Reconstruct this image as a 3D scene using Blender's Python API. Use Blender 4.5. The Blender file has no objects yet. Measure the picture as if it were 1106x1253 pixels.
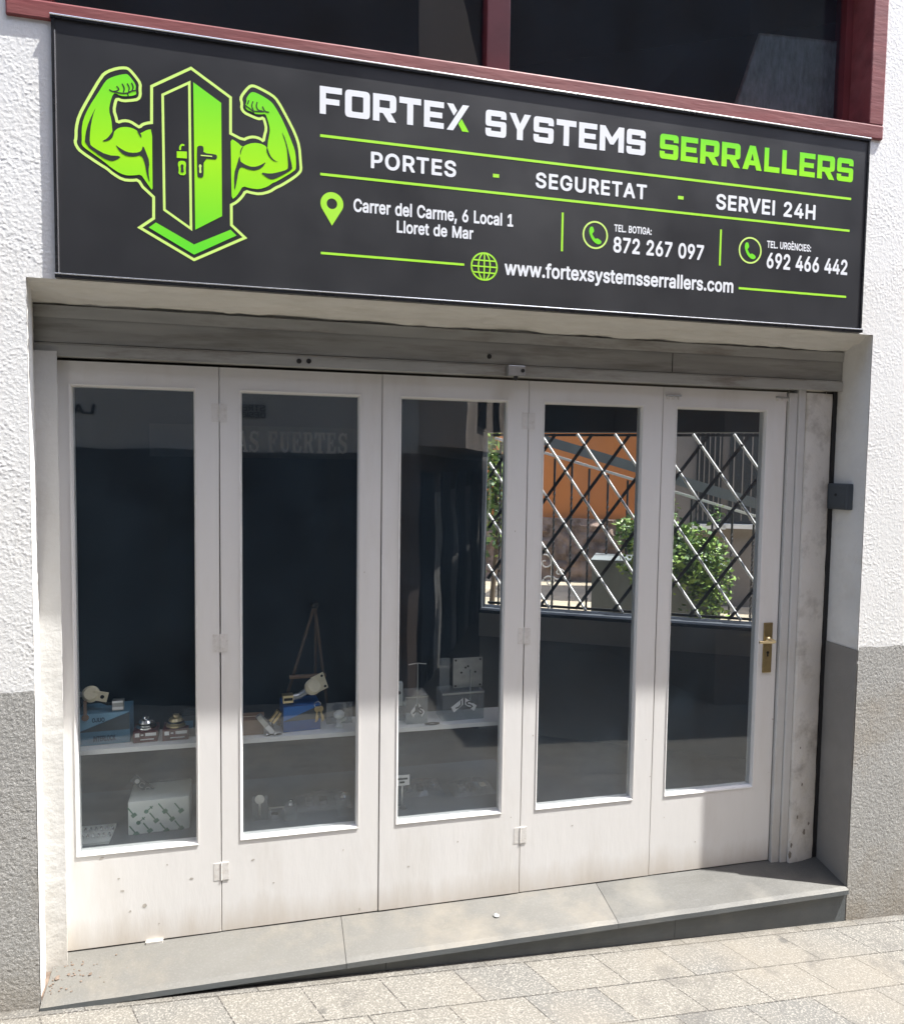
import bpy, bmesh, math, random
import numpy as np
from mathutils import Vector, Matrix
from mathutils.geometry import tessellate_polygon
random.seed(7)
rng = np.random.default_rng(11)
scene = bpy.context.scene
COL = scene.collection

# ------------------------------------------------------------------ camera
CAM = Vector((0.8034, -2.5123, 1.6328))
YAW, PITCH, ROLL, F_PX, IMG_W, IMG_H = 0.2414, -0.0606, 0.0142, 900.0, 1106.0, 1253.0
_cy, _sy, _cp, _sp = math.cos(YAW), math.sin(YAW), math.cos(PITCH), math.sin(PITCH)
FWD = Vector((_sy*_cp, _cy*_cp, _sp))
_r = Vector((_cy, -_sy, 0)); _u = _r.cross(FWD)
RIGHT = _r*math.cos(ROLL) + _u*math.sin(ROLL)
UP = -_r*math.sin(ROLL) + _u*math.cos(ROLL)
cd = bpy.data.cameras.new('camera'); cam = bpy.data.objects.new('camera', cd); COL.objects.link(cam)
cam.matrix_world = Matrix((RIGHT, UP, -FWD)).transposed().to_4x4()
cam.location = CAM
cd.sensor_fit = 'VERTICAL'; cd.sensor_height = 24.0; cd.lens = F_PX/IMG_H*24.0
cd.clip_start = 0.05; cd.clip_end = 500
scene.camera = cam

# ------------------------------------------------------------------ light
TO_SUN = Vector((3.08, -1.0, 7.2)).normalized()
world = bpy.data.worlds.new('World'); scene.world = world; world.use_nodes = True
wn = world.node_tree.nodes; bg = wn['Background']
sky = wn.new('ShaderNodeTexSky'); sky.sky_type = 'NISHITA'; sky.sun_disc = False; sky.dust_density = 2.2; sky.ozone_density = 0.6
sky.sun_elevation = math.asin(TO_SUN.z); sky.sun_rotation = math.radians(108)
world.node_tree.links.new(sky.outputs[0], bg.inputs[0]); bg.inputs[1].default_value = 0.15
sl = bpy.data.lights.new('sun', 'SUN'); sun = bpy.data.objects.new('sun', sl); COL.objects.link(sun)
sl.energy = 3.6; sl.angle = math.radians(0.5); sl.color = (1.0, 0.98, 0.945)
sun.rotation_euler = TO_SUN.to_track_quat('Z', 'Y').to_euler(); sun.location = (4, -3, 9)
scene.view_settings.view_transform = 'Standard'; scene.view_settings.look = 'None'
scene.view_settings.gamma = 1.0; scene.view_settings.use_curve_mapping = False
scene.view_settings.exposure = 1.95
scene.render.engine = 'CYCLES'
scene.cycles.use_denoising = True
scene.cycles.max_bounces = 10; scene.cycles.transparent_max_bounces = 16
scene.cycles.sample_clamp_indirect = 8.0
scene.cycles.caustics_reflective = False; scene.cycles.caustics_refractive = False

# ------------------------------------------------------------------ survey: photo measurements to metres on a real plane
def ray(u, v):
    return FWD + RIGHT*((u-IMG_W/2)/F_PX) - UP*((v-IMG_H/2)/F_PX)
def at(u, v, Y):
    d = ray(u, v); return CAM + d*((Y-CAM.y)/d.y)
def atZ(u, v, Z):
    d = ray(u, v); return CAM + d*((Z-CAM.z)/d.z)
def on_plane(u, v, p, n):
    d = ray(u, v); return CAM + d*(n.dot(p-CAM)/n.dot(d))

# ------------------------------------------------------------------ materials
MATS = {}
def mat(name, color=(.5,.5,.5), rough=.6, metal=0.0, var=0.0, vscale=8.0, bump=0.0, bscale=60.0, stain=None,
        stain_scale=3.0, stain_amt=0.0, stretch=(1,1,1), spec=None, detail=4.0, speck=None, speck_scale=200.0, speck_amt=0.0, grime=None):
    m = bpy.data.materials.new(name); m.use_nodes = True; MATS[name] = m
    nt = m.node_tree; N = nt.nodes; L = nt.links; b = N['Principled BSDF']
    b.inputs['Roughness'].default_value = rough; b.inputs['Metallic'].default_value = metal
    if spec is not None: b.inputs['Specular IOR Level'].default_value = spec
    c = N.new('ShaderNodeRGB'); c.outputs[0].default_value = (*color, 1); out = c.outputs[0]
    tc = N.new('ShaderNodeTexCoord'); mp = N.new('ShaderNodeMapping'); mp.inputs['Scale'].default_value = stretch
    L.new(tc.outputs['Object'], mp.inputs[0]); vec = mp.outputs[0]
    def noise(scale, det=4.0, rgh=.55):
        n = N.new('ShaderNodeTexNoise'); n.inputs['Scale'].default_value = scale
        n.inputs['Detail'].default_value = det; n.inputs['Roughness'].default_value = rgh
        L.new(vec, n.inputs['Vector']); return n.outputs[0]
    def mix(fac, a, col2, t='MIX'):
        x = N.new('ShaderNodeMix'); x.data_type = 'RGBA'; x.blend_type = t
        L.new(fac, x.inputs[0]) if not isinstance(fac, float) else setattr(x.inputs[0], 'default_value', fac)
        L.new(a, x.inputs[6])
        if isinstance(col2, tuple): x.inputs[7].default_value = (*col2, 1)
        else: L.new(col2, x.inputs[7])
        return x.outputs[2]
    def ramp(src, lo, hi, a=0.0, bb=1.0):
        r = N.new('ShaderNodeMapRange'); r.inputs[1].default_value = lo; r.inputs[2].default_value = hi
        r.inputs[3].default_value = a; r.inputs[4].default_value = bb; L.new(src, r.inputs[0]); return r.outputs[0]
    if var > 0:
        out = mix(ramp(noise(vscale), .3, .7), out, tuple(max(0, x*(1-var)) for x in color))
    if speck is not None:
        out = mix(ramp(noise(speck_scale, 2.0), .54, .62, 0, speck_amt), out, speck)
    if stain is not None:
        out = mix(ramp(noise(stain_scale, 6.0, .65), .5, .72, 0, stain_amt), out, stain)
    if grime is not None:      # dirt splashed up from the ground
        z0, z1, gc, ga = grime
        sx = N.new('ShaderNodeSeparateXYZ'); L.new(tc.outputs['Object'], sx.inputs[0])
        ad = N.new('ShaderNodeMath'); ad.operation = 'MULTIPLY_ADD'; L.new(noise(9, 7, .7), ad.inputs[0]); ad.inputs[1].default_value = (z1-z0)*1.6; L.new(sx.outputs[2], ad.inputs[2])
        out = mix(ramp(ad.outputs[0], z0+(z1-z0)*.8, z1+(z1-z0)*.8, ga, 0), out, gc)
    L.new(out, b.inputs['Base Color'])
    if rough > .15 and metal < .5:
        L.new(ramp(noise(vscale*1.7), .3, .7, max(.05, rough-.08), min(1, rough+.08)), b.inputs['Roughness'])
    if bump > 0:
        bp = N.new('ShaderNodeBump'); bp.inputs['Strength'].default_value = 1.0; bp.inputs['Distance'].default_value = bump
        L.new(noise(bscale, detail), bp.inputs['Height']); L.new(bp.outputs[0], b.inputs['Normal'])
    return m

def glass_mat(name, dust=.03, refl=.04, tint=(.95,.97,.975), dirt=(.32,.50,.68)):
    m = bpy.data.materials.new(name); m.use_nodes = True; MATS[name] = m
    nt = m.node_tree; N = nt.nodes; L = nt.links; N.remove(N['Principled BSDF']); o = N['Material Output']
    tr = N.new('ShaderNodeBsdfTransparent'); tr.inputs[0].default_value = (*tint, 1)
    gl = N.new('ShaderNodeBsdfGlossy'); gl.inputs['Roughness'].default_value = 0.004
    tcw = N.new('ShaderNodeTexCoord'); nw = N.new('ShaderNodeTexNoise'); nw.inputs['Scale'].default_value = 3.2; nw.inputs['Detail'].default_value = 1
    L.new(tcw.outputs['Object'], nw.inputs['Vector']); bw = N.new('ShaderNodeBump'); bw.inputs['Distance'].default_value = .0011; L.new(nw.outputs[0], bw.inputs['Height']); L.new(bw.outputs[0], gl.inputs['Normal'])
    lw = N.new('ShaderNodeLayerWeight'); lw.inputs[0].default_value = .5
    pw = N.new('ShaderNodeMath'); pw.operation = 'POWER'; L.new(lw.outputs['Facing'], pw.inputs[0]); pw.inputs[1].default_value = 5
    ma = N.new('ShaderNodeMath'); ma.operation = 'MULTIPLY_ADD'; L.new(pw.outputs[0], ma.inputs[0]); ma.inputs[1].default_value = .95; ma.inputs[2].default_value = refl
    m1 = N.new('ShaderNodeMixShader'); L.new(ma.outputs[0], m1.inputs[0]); L.new(tr.outputs[0], m1.inputs[1]); L.new(gl.outputs[0], m1.inputs[2])
    df = N.new('ShaderNodeBsdfDiffuse'); df.inputs[0].default_value = (*dirt, 1)
    tc = N.new('ShaderNodeTexCoord'); n = N.new('ShaderNodeTexNoise'); n.inputs['Scale'].default_value = 5; n.inputs['Detail'].default_value = 6
    L.new(tc.outputs['Object'], n.inputs['Vector'])
    mr = N.new('ShaderNodeMapRange'); mr.inputs[1].default_value = .3; mr.inputs[2].default_value = .75; mr.inputs[3].default_value = dust*.5; mr.inputs[4].default_value = dust*1.4
    L.new(n.outputs[0], mr.inputs[0])
    m2 = N.new('ShaderNodeMixShader'); L.new(mr.outputs[0], m2.inputs[0]); L.new(m1.outputs[0], m2.inputs[1]); L.new(df.outputs[0], m2.inputs[2])
    L.new(m2.outputs[0], o.inputs[0]); return m

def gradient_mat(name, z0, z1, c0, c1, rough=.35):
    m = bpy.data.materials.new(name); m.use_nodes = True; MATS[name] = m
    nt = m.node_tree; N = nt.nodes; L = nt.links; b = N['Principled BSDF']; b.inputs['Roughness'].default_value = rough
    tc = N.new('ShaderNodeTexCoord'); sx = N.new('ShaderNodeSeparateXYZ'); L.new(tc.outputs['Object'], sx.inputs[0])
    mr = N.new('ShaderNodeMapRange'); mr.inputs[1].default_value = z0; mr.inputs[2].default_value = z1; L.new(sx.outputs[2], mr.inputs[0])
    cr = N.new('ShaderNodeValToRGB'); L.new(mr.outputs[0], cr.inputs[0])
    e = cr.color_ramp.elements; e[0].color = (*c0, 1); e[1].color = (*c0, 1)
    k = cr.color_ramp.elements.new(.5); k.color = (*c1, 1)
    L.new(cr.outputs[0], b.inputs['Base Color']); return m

def paving_mat(name):
    m = bpy.data.materials.new(name); m.use_nodes = True; MATS[name] = m
    nt = m.node_tree; N = nt.nodes; L = nt.links; b = N['Principled BSDF']; b.inputs['Roughness'].default_value = .75
    tc = N.new('ShaderNodeTexCoord'); mp = N.new('ShaderNodeSeparateXYZ'); L.new(tc.outputs['Object'], mp.inputs[0])
    sh = N.new('ShaderNodeMath'); sh.operation = 'MULTIPLY_ADD'; L.new(mp.outputs[1], sh.inputs[0]); sh.inputs[1].default_value = .46; L.new(mp.outputs[0], sh.inputs[2])
    yo = N.new('ShaderNodeMath'); yo.operation = 'ADD'; L.new(mp.outputs[1], yo.inputs[0]); yo.inputs[1].default_value = .04 + .167*60
    xo = N.new('ShaderNodeMath'); xo.operation = 'ADD'; L.new(sh.outputs[0], xo.inputs[0]); xo.inputs[1].default_value = .27*200 - 2.5
    cx = N.new('ShaderNodeCombineXYZ'); L.new(xo.outputs[0], cx.inputs[0]); L.new(yo.outputs[0], cx.inputs[1])
    br = N.new('ShaderNodeTexBrick'); br.offset = .5; br.inputs['Scale'].default_value = 1
    br.inputs['Brick Width'].default_value = .27; br.inputs['Row Height'].default_value = .167
    br.inputs['Mortar Size'].default_value = .0024; br.inputs['Mortar Smooth'].default_value = .3; br.inputs['Bias'].default_value = -.25
    br.inputs['Color1'].default_value = (.130,.121,.103,1); br.inputs['Color2'].default_value = (.092,.091,.086,1); br.inputs['Mortar'].default_value = (.035,.031,.026,1)
    L.new(cx.outputs[0], br.inputs['Vector'])
    def noise(s, d):
        n = N.new('ShaderNodeTexNoise'); n.inputs['Scale'].default_value = s; n.inputs['Detail'].default_value = d; L.new(tc.outputs['Object'], n.inputs[0]); return n.outputs[0]
    def ov(col, fac, lo, hi, c2, amt, typ='MIX'):
        mr = N.new('ShaderNodeMapRange'); mr.inputs[1].default_value = lo; mr.inputs[2].default_value = hi; mr.inputs[4].default_value = amt; L.new(fac, mr.inputs[0])
        x = N.new('ShaderNodeMix'); x.data_type = 'RGBA'; x.blend_type = typ; L.new(mr.outputs[0], x.inputs[0]); L.new(col, x.inputs[6]); x.inputs[7].default_value = (*c2, 1); return x.outputs[2]
    g1 = noise(150, 3); c = ov(br.outputs[0], g1, .52, .6, (.26,.245,.215), .6)
    g2 = noise(190, 2); c = ov(c, g2, .56, .64, (.05,.048,.045), .6)
    c = ov(c, noise(2.2, 6), .52, .75, (.165,.145,.115), .5)
    c = ov(c, noise(6, 8), .60, .70, (.06,.055,.05), .45)
    # dirt gathered along the foot of the wall, and trodden spots
    ad = N.new('ShaderNodeMath'); ad.operation = 'MULTIPLY_ADD'; L.new(noise(14, 6), ad.inputs[0]); ad.inputs[1].default_value = .11; L.new(mp.outputs[1], ad.inputs[2])
    c = ov(c, ad.outputs[0], .0, .065, (.06,.053,.042), .7)
    vo = N.new('ShaderNodeTexVoronoi'); vo.inputs['Scale'].default_value = 3.4; L.new(tc.outputs['Object'], vo.inputs['Vector'])
    inv = N.new('ShaderNodeMath'); inv.operation = 'MULTIPLY_ADD'; L.new(vo.outputs['Distance'], inv.inputs[0]); inv.inputs[1].default_value = -1; inv.inputs[2].default_value = 1
    c = ov(c, inv.outputs[0], .90, .93, (.05,.047,.043), .65)
    L.new(c, b.inputs['Base Color'])
    bp = N.new('ShaderNodeBump'); bp.inputs['Distance'].default_value = .0022; L.new(g1, bp.inputs['Height'])
    b2 = N.new('ShaderNodeBump'); b2.inputs['Distance'].default_value = .003; b2.invert = True; L.new(br.outputs['Fac'], b2.inputs['Height']); L.new(bp.outputs[0], b2.inputs['Normal'])
    L.new(b2.outputs[0], b.inputs['Normal']); return m

mat('white_roughcast', (.83,.83,.81), .9, var=.05, vscale=3, bump=.0006, bscale=300, stain=(.70,.67,.60), stain_scale=1.6, stain_amt=.35)
mat('dado_render', (.37,.365,.345), .9, var=.15, vscale=4, bump=.0012, bscale=330, speck=(.68,.67,.64), speck_scale=260, speck_amt=.6, stain=(.34,.29,.22), stain_scale=2.0, stain_amt=.6, grime=(-.35,.1,(.25,.21,.155),.65))
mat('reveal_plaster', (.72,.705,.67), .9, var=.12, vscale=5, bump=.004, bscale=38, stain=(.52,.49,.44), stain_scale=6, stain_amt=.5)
mat('soffit_plaster', (.80,.775,.71), .92, var=.12, vscale=9, bump=.006, bscale=22, stretch=(.35,1.6,1.6), stain=(.60,.56,.48), stain_scale=12, stain_amt=.5, detail=8)
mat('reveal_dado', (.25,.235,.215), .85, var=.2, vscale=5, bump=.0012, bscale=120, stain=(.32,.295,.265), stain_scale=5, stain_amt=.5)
mat('jamb_paint', (.60,.595,.575), .6, var=.06, vscale=6, bump=.0016, bscale=45, stain=(.48,.45,.40), stain_scale=4, stain_amt=.5, grime=(-.09,.2,(.42,.38,.32),.5))
mat('peeling_jamb', (.66,.63,.58), .8, var=.08, vscale=8, bump=.005, bscale=42, stain=(.30,.27,.23), stain_scale=9, stain_amt=.75)
mat('door_paint', (.785,.772,.748), .5, var=.035, vscale=5, bump=.0008, bscale=30, stain=(.66,.63,.58), stain_scale=4, stain_amt=.65, stretch=(1,1,.22), grime=(-.07,.05,(.50,.43,.34),.6))
mat('bead_paint', (.80,.785,.76), .45, var=.04, vscale=9, bump=.0004, bscale=60)
mat('chipped_paint', (.56,.52,.46), .8, var=.25, vscale=60, bump=.0005, bscale=150)
mat('crumb_brown', (.17,.125,.095), .95, var=.5, vscale=40)
mat('paint_loss_grey', (.25,.22,.18), .9, var=.3, vscale=60)
mat('old_hinge_paint', (.74,.72,.685), .55, var=.08, vscale=60, bump=.0006, bscale=140, stain=(.50,.45,.39), stain_scale=75, stain_amt=.5)
mat('seam_dark', (.03,.027,.024), .9)
mat('shutter_steel', (.40,.40,.375), .5, metal=.1, var=.42, vscale=5, bump=.0014, bscale=14, stretch=(.3,1,2.8), stain=(.14,.13,.11), stain_scale=6, stain_amt=.8)
mat('shutter_edge', (.48,.48,.45), .5, metal=.1, var=.3, vscale=7, stretch=(.35,1,2), stain=(.17,.14,.11), stain_scale=8, stain_amt=.8)
mat('rubber_black', (.012,.012,.013), .6)
mat('switch_plastic', (.055,.066,.078), .45, var=.15, vscale=14, bump=.0002, bscale=400)
mat('brass', (.52,.40,.20), .34, metal=.9, var=.2, vscale=40)
mat('brass_bright', (.83,.68,.40), .28, metal=.85, var=.15, vscale=40)
mat('gold_cream', (.88,.78,.56), .35, metal=.0, var=.1, vscale=40)
mat('chrome', (.82,.83,.84), .14, metal=1.0)
mat('steel_dull', (.50,.50,.49), .4, metal=.8, var=.2, vscale=30)
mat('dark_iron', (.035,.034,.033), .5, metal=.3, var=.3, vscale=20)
mat('white_or_sunlit_metal', (.80,.80,.78), .35, var=.1, vscale=20)  # white metal, also the sunlight painted onto gate bars and handrail
mat('step_slab', (.108,.104,.093), .6, var=.2, vscale=3.5, bump=.0009, bscale=60, stain=(.160,.143,.114), stain_scale=3.6, stain_amt=.7, speck=(.14,.137,.125), speck_scale=160, speck_amt=.3)
mat('step_slab_grey', (.084,.082,.074), .55, var=.3, vscale=4, bump=.0006, bscale=80, stain=(.13,.122,.103), stain_scale=3.6, stain_amt=.7, speck=(.11,.11,.103), speck_scale=180, speck_amt=.35)
mat('step_riser', (.125,.138,.142), .5, var=.25, vscale=6, bump=.0006, bscale=70, stain=(.17,.165,.15), stain_scale=5, stain_amt=.5)
mat('mortar', (.30,.27,.22), .95, var=.3, vscale=30, bump=.003, bscale=90)
mat('sign_black', (.0235,.0245,.0275), .40, var=.05, vscale=2, stain=(.032,.033,.035), stain_scale=1.2, stain_amt=.4)
mat('sign_frame', (.030,.032,.035), .3, metal=.4)
mat('aluminium', (.75,.76,.77), .25, metal=.9)
mat('vinyl_white', (.86,.88,.905), .4, var=.03, vscale=3)
mat('vinyl_ring', (.66,.92,.22), .4)
mat('vinyl_lime', (.42,.86,.05), .4)
mat('vinyl_dark', (.022,.028,.024), .45)
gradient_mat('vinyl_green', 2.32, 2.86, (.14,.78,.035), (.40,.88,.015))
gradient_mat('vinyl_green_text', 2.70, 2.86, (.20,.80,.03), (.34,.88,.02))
gradient_mat('vinyl_rule', 0.0, 10.0, (.40,.80,.07), (.40,.80,.07))
mat('maroon_wood', (.24,.058,.056), .55, var=.35, vscale=14, bump=.0009, bscale=70, stretch=(.2,1,1), stain=(.30,.115,.105), stain_scale=8, stain_amt=.4)
mat('maroon_shaded', (.15,.026,.030), .5, var=.25, vscale=8)  # darker copy of the maroon wood, shade of the recess put into the colour
mat('ledge_paint', (.52,.49,.45), .7, var=.1, vscale=6)
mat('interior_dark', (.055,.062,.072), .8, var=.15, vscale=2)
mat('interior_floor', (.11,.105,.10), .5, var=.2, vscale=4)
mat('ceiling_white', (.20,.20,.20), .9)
mat('inner_parapet', (.26,.25,.235), .8, var=.12, vscale=4)
mat('shelf_white', (.74,.75,.75), .4, var=.05, vscale=6)
mat('platform_grey', (.15,.165,.18), .6, var=.15, vscale=6)
mat('box_blue_pale', (.10,.22,.32), .6, var=.12, vscale=18)
mat('box_blue_light', (.22,.42,.58), .6, var=.1, vscale=18)
mat('box_slate', (.06,.075,.085), .6, var=.15, vscale=18)
mat('box_blue', (.012,.09,.33), .5, var=.12, vscale=18)
mat('box_blue_mid', (.02,.16,.52), .5, var=.1, vscale=18)
mat('box_red', (.085,.012,.014), .5, var=.15, vscale=25)
mat('print_white', (.8,.8,.8), .6)
mat('print_blue_dark', (.02,.05,.09), .6)
mat('carton_brown', (.26,.16,.10), .8, var=.15, vscale=20)
mat('paper_white', (.72,.76,.73), .55, var=.06, vscale=15, bump=.0003, bscale=30)
mat('key_green', (.05,.16,.10), .6)
mat('wood_dark', (.10,.06,.035), .6, var=.25, vscale=20)
mat('light_patch_cloth', (.50,.485,.46), .95, var=.45, vscale=70, bump=.0015, bscale=300, stretch=(1,1,.35))
mat('lettering_grey', (.62,.58,.54), .7, var=.1, vscale=10)
mat('board_dark', (.10,.10,.105), .7, var=.1, vscale=5)
mat('orange_wall', (.68,.235,.06), .85, var=.2, vscale=2, bump=.002, bscale=60, stretch=(1,1,.4), stain=(.52,.20,.07), stain_scale=2, stain_amt=.5)
mat('rubble_stone', (.34,.24,.185), .95, var=.55, vscale=6, bump=.03, bscale=8, stain=(.07,.05,.04), stain_scale=5, stain_amt=.8)
mat('sand_ground', (.36,.30,.215), .95, var=.3, vscale=3, bump=.006, bscale=40, stain=(.16,.12,.08), stain_scale=4, stain_amt=.5)
mat('planter_zinc', (.17,.19,.19), .5, var=.25, vscale=7, bump=.0006, bscale=30, stretch=(1,1,.3))
mat('house_grey', (.21,.185,.16), .9, var=.2, vscale=3, bump=.002, bscale=50)
mat('shutter_greenblack', (.025,.03,.03), .5, var=.2, vscale=8)
mat('leaf_light', (.22,.34,.06), .5, var=.45, vscale=14)
mat('leaf_dark', (.07,.14,.03), .55, var=.4, vscale=14)
mat('bark', (.10,.075,.05), .9, var=.3, vscale=30)
mat('facing_plaster', (.50,.485,.455), .9, var=.12, vscale=1.2, bump=.002, bscale=40, stain=(.34,.32,.29), stain_scale=.9, stain_amt=.5)
mat('facing_dark', (.020,.026,.038), .35, var=.3, vscale=2)
mat('bay_plaster', (.62,.53,.46), .85, var=.2, vscale=3, stretch=(1,1,.2), stain=(.35,.29,.25), stain_scale=3, stain_amt=.6)
mat('facing_brown', (.17,.125,.10), .85, var=.3, vscale=1.5, stretch=(1,1,.3))
mat('letter_black', (.02,.02,.02), .6)
paving_mat('granite_paving')
glass_mat('door_glass', .023, .062)
glass_mat('upper_glass', .015, tint=(.78,.83,.86))
def clear_mat(name, tint, dust):
    glass_mat(name, dust, .04, tint, (.8,.82,.84))
clear_mat('acrylic', (.86,.9,.9), .16)
clear_mat('plastic_film', (.8,.84,.86), .22)

# ------------------------------------------------------------------ mesh helpers
def add_box(bm, x0, x1, y0, y1, z0, z1, bevel=0.0, seg=2):
    vs = [bm.verts.new((x, y, z)) for x in (x0, x1) for y in (y0, y1) for z in (z0, z1)]
    q = lambda *i: bm.faces.new([vs[k] for k in i])
    fs = [q(0,1,3,2), q(4,6,7,5), q(0,4,5,1), q(2,3,7,6), q(0,2,6,4), q(1,5,7,3)]
    if bevel > 0:
        es = list({e for f in fs for e in f.edges})
        bmesh.ops.bevel(bm, geom=es, offset=bevel, segments=seg, affect='EDGES', profile=.6)
def add_prism(bm, loop, vec):
    vec = Vector(vec); a = [bm.verts.new(p) for p in loop]; b = [bm.verts.new(Vector(p)+vec) for p in loop]
    n = len(a); bm.faces.new(a); bm.faces.new(b[::-1])
    for i in range(n): bm.faces.new((a[i], b[i], b[(i+1)%n], a[(i+1)%n]))
def add_tube(bm, pts, r, seg=8, caps=True):
    pts = [Vector(p) for p in pts]; rings = []
    rr = r if isinstance(r, (list, tuple)) else [r]*len(pts)
    for i, p in enumerate(pts):
        t = (pts[min(i+1, len(pts)-1)] - pts[max(i-1, 0)]).normalized()
        s = t.cross(Vector((0,0,1)) if abs(t.z) < .9 else Vector((1,0,0))).normalized(); w = s.cross(t)
        rings.append([bm.verts.new(p + (s*math.cos(2*math.pi*k/seg) + w*math.sin(2*math.pi*k/seg))*rr[i]) for k in range(seg)])
    for a, b in zip(rings, rings[1:]):
        for k in range(seg): bm.faces.new((a[k], a[(k+1)%seg], b[(k+1)%seg], b[k]))
    if caps: bm.faces.new(rings[0][::-1]); bm.faces.new(rings[-1])
def add_lathe(bm, prof, base, axis=(0,0,1), seg=20):
    base = Vector(base); ax = Vector(axis).normalized()
    s = ax.cross(Vector((0,1,0)) if abs(ax.y) < .9 else Vector((1,0,0))).normalized(); w = ax.cross(s); rings = []
    for r, h in prof:
        rings.append([bm.verts.new(base + ax*h + (s*math.cos(2*math.pi*k/seg) + w*math.sin(2*math.pi*k/seg))*max(r, 1e-4)) for k in range(seg)])
    for a, b in zip(rings, rings[1:]):
        for k in range(seg): bm.faces.new((a[k], a[(k+1)%seg], b[(k+1)%seg], b[k]))
    bm.faces.new(rings[0][::-1]); bm.faces.new(rings[-1])
def add_bar(bm, p, q, w, d, n):
    """flat bar from p to q, w wide in the plane with normal n, d deep along n"""
    p, q, n = Vector(p), Vector(q), Vector(n).normalized(); t = (q-p).normalized(); s = n.cross(t).normalized()*w/2
    add_prism(bm, [p-s, p+s, q+s, q-s], n*d)
def fill(bm, loops, to3d):
    """flat face set from an outline with holes given in the plane's own 2D metres"""
    v2 = [[Vector((a, b, 0)) for a, b in lp] for lp in loops]; flat = [p for lp in v2 for p in lp]
    tris = tessellate_polygon(v2); vs = [bm.verts.new(to3d(p.x, p.y)) for p in flat]
    for t in tris:
        try: bm.faces.new([vs[i] for i in t])
        except ValueError: pass
def obj(name, bm, m, parent=None, smooth=False, fix=True):
    if fix: bmesh.ops.recalc_face_normals(bm, faces=bm.faces)
    me = bpy.data.meshes.new(name); bm.to_mesh(me); bm.free()
    for mm in (m if isinstance(m, (list, tuple)) else [m]): me.materials.append(MATS[mm])
    if smooth:
        me.polygons.foreach_set('use_smooth', [True]*len(me.polygons))
    o = bpy.data.objects.new(name, me); COL.objects.link(o)
    if parent is not None: link(o, parent)
    return o
def link(o, parent):
    o.parent = parent
    o.matrix_parent_inverse = Matrix.Translation(parent_world(parent)).inverted()
def parent_world(p):
    v = Vector(p.location)
    while p.parent is not None:
        p = p.parent; break
    return v
def tag(o, label=None, cat=None, group=None, kind=None):
    if label: o['label'] = label
    if cat: o['category'] = cat
    if group: o['group'] = group
    if kind: o['kind'] = kind
    return o
def thing(name, label, cat, loc=(0,0,0), group=None):
    o = bpy.data.objects.new(name, None); COL.objects.link(o); o.location = loc; o.empty_display_size = .1
    return tag(o, label, cat, group)
def B(): return bmesh.new()
def box_part(name, m, parent, *a, bevel=0.0):
    bm = B(); add_box(bm, *a, bevel=bevel); return obj(name, bm, m, parent)

def vnoise(x, y, seed):
    xi = np.floor(x).astype(np.int64); yi = np.floor(y).astype(np.int64); fx = x-xi; fy = y-yi
    fx = fx*fx*(3-2*fx); fy = fy*fy*(3-2*fy)
    def h(a, b):
        n = (a*374761393 + b*668265263 + seed*982451653) & 0xffffffff
        n = ((n ^ (n >> 13))*1274126177) & 0xffffffff
        return ((n ^ (n >> 16)) & 0xffff)/65535.0
    return (h(xi,yi)*(1-fx)+h(xi+1,yi)*fx)*(1-fy) + (h(xi,yi+1)*(1-fx)+h(xi+1,yi+1)*fx)*fy
def relief_sheet(name, x0, x1, z0, z1, step, height, m, parent, keep=None, ragged=0.0):
    nx = int(round((x1-x0)/step))+1; nz = int(round((z1-z0)/step))+1
    X, Z = np.meshgrid(np.linspace(x0, x1, nx), np.linspace(z0, z1, nz))
    Y = -height(X, Z)
    if ragged: Z = Z + ragged*(vnoise(X*26, X*0, 91)-.5 + .5*(vnoise(X*90, X*0, 92)-.5))*np.clip((Z-(z1-.03))/.03, 0, 1)
    co = np.stack([X, Y, Z], -1).reshape(-1, 3)
    i = (np.arange(nz-1)[:,None]*nx + np.arange(nx-1)[None,:]).reshape(-1)
    quads = np.stack([i, i+1, i+1+nx, i+nx], -1)
    if keep is not None:
        c = co[quads].mean(1); quads = quads[keep(c[:,0], c[:,2])]
    me = bpy.data.meshes.new(name); me.vertices.add(len(co)); me.vertices.foreach_set('co', co.ravel())
    me.loops.add(quads.size); me.loops.foreach_set('vertex_index', quads.ravel().astype(np.int32))
    me.polygons.add(len(quads)); me.polygons.foreach_set('loop_start', np.arange(len(quads), dtype=np.int32)*4)
    me.polygons.foreach_set('use_smooth', np.ones(len(quads), dtype=bool))
    me.update(calc_edges=True); me.materials.append(MATS[m])
    o = bpy.data.objects.new(name, me); COL.objects.link(o)
    if parent is not None: link(o, parent)
    return o
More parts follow.
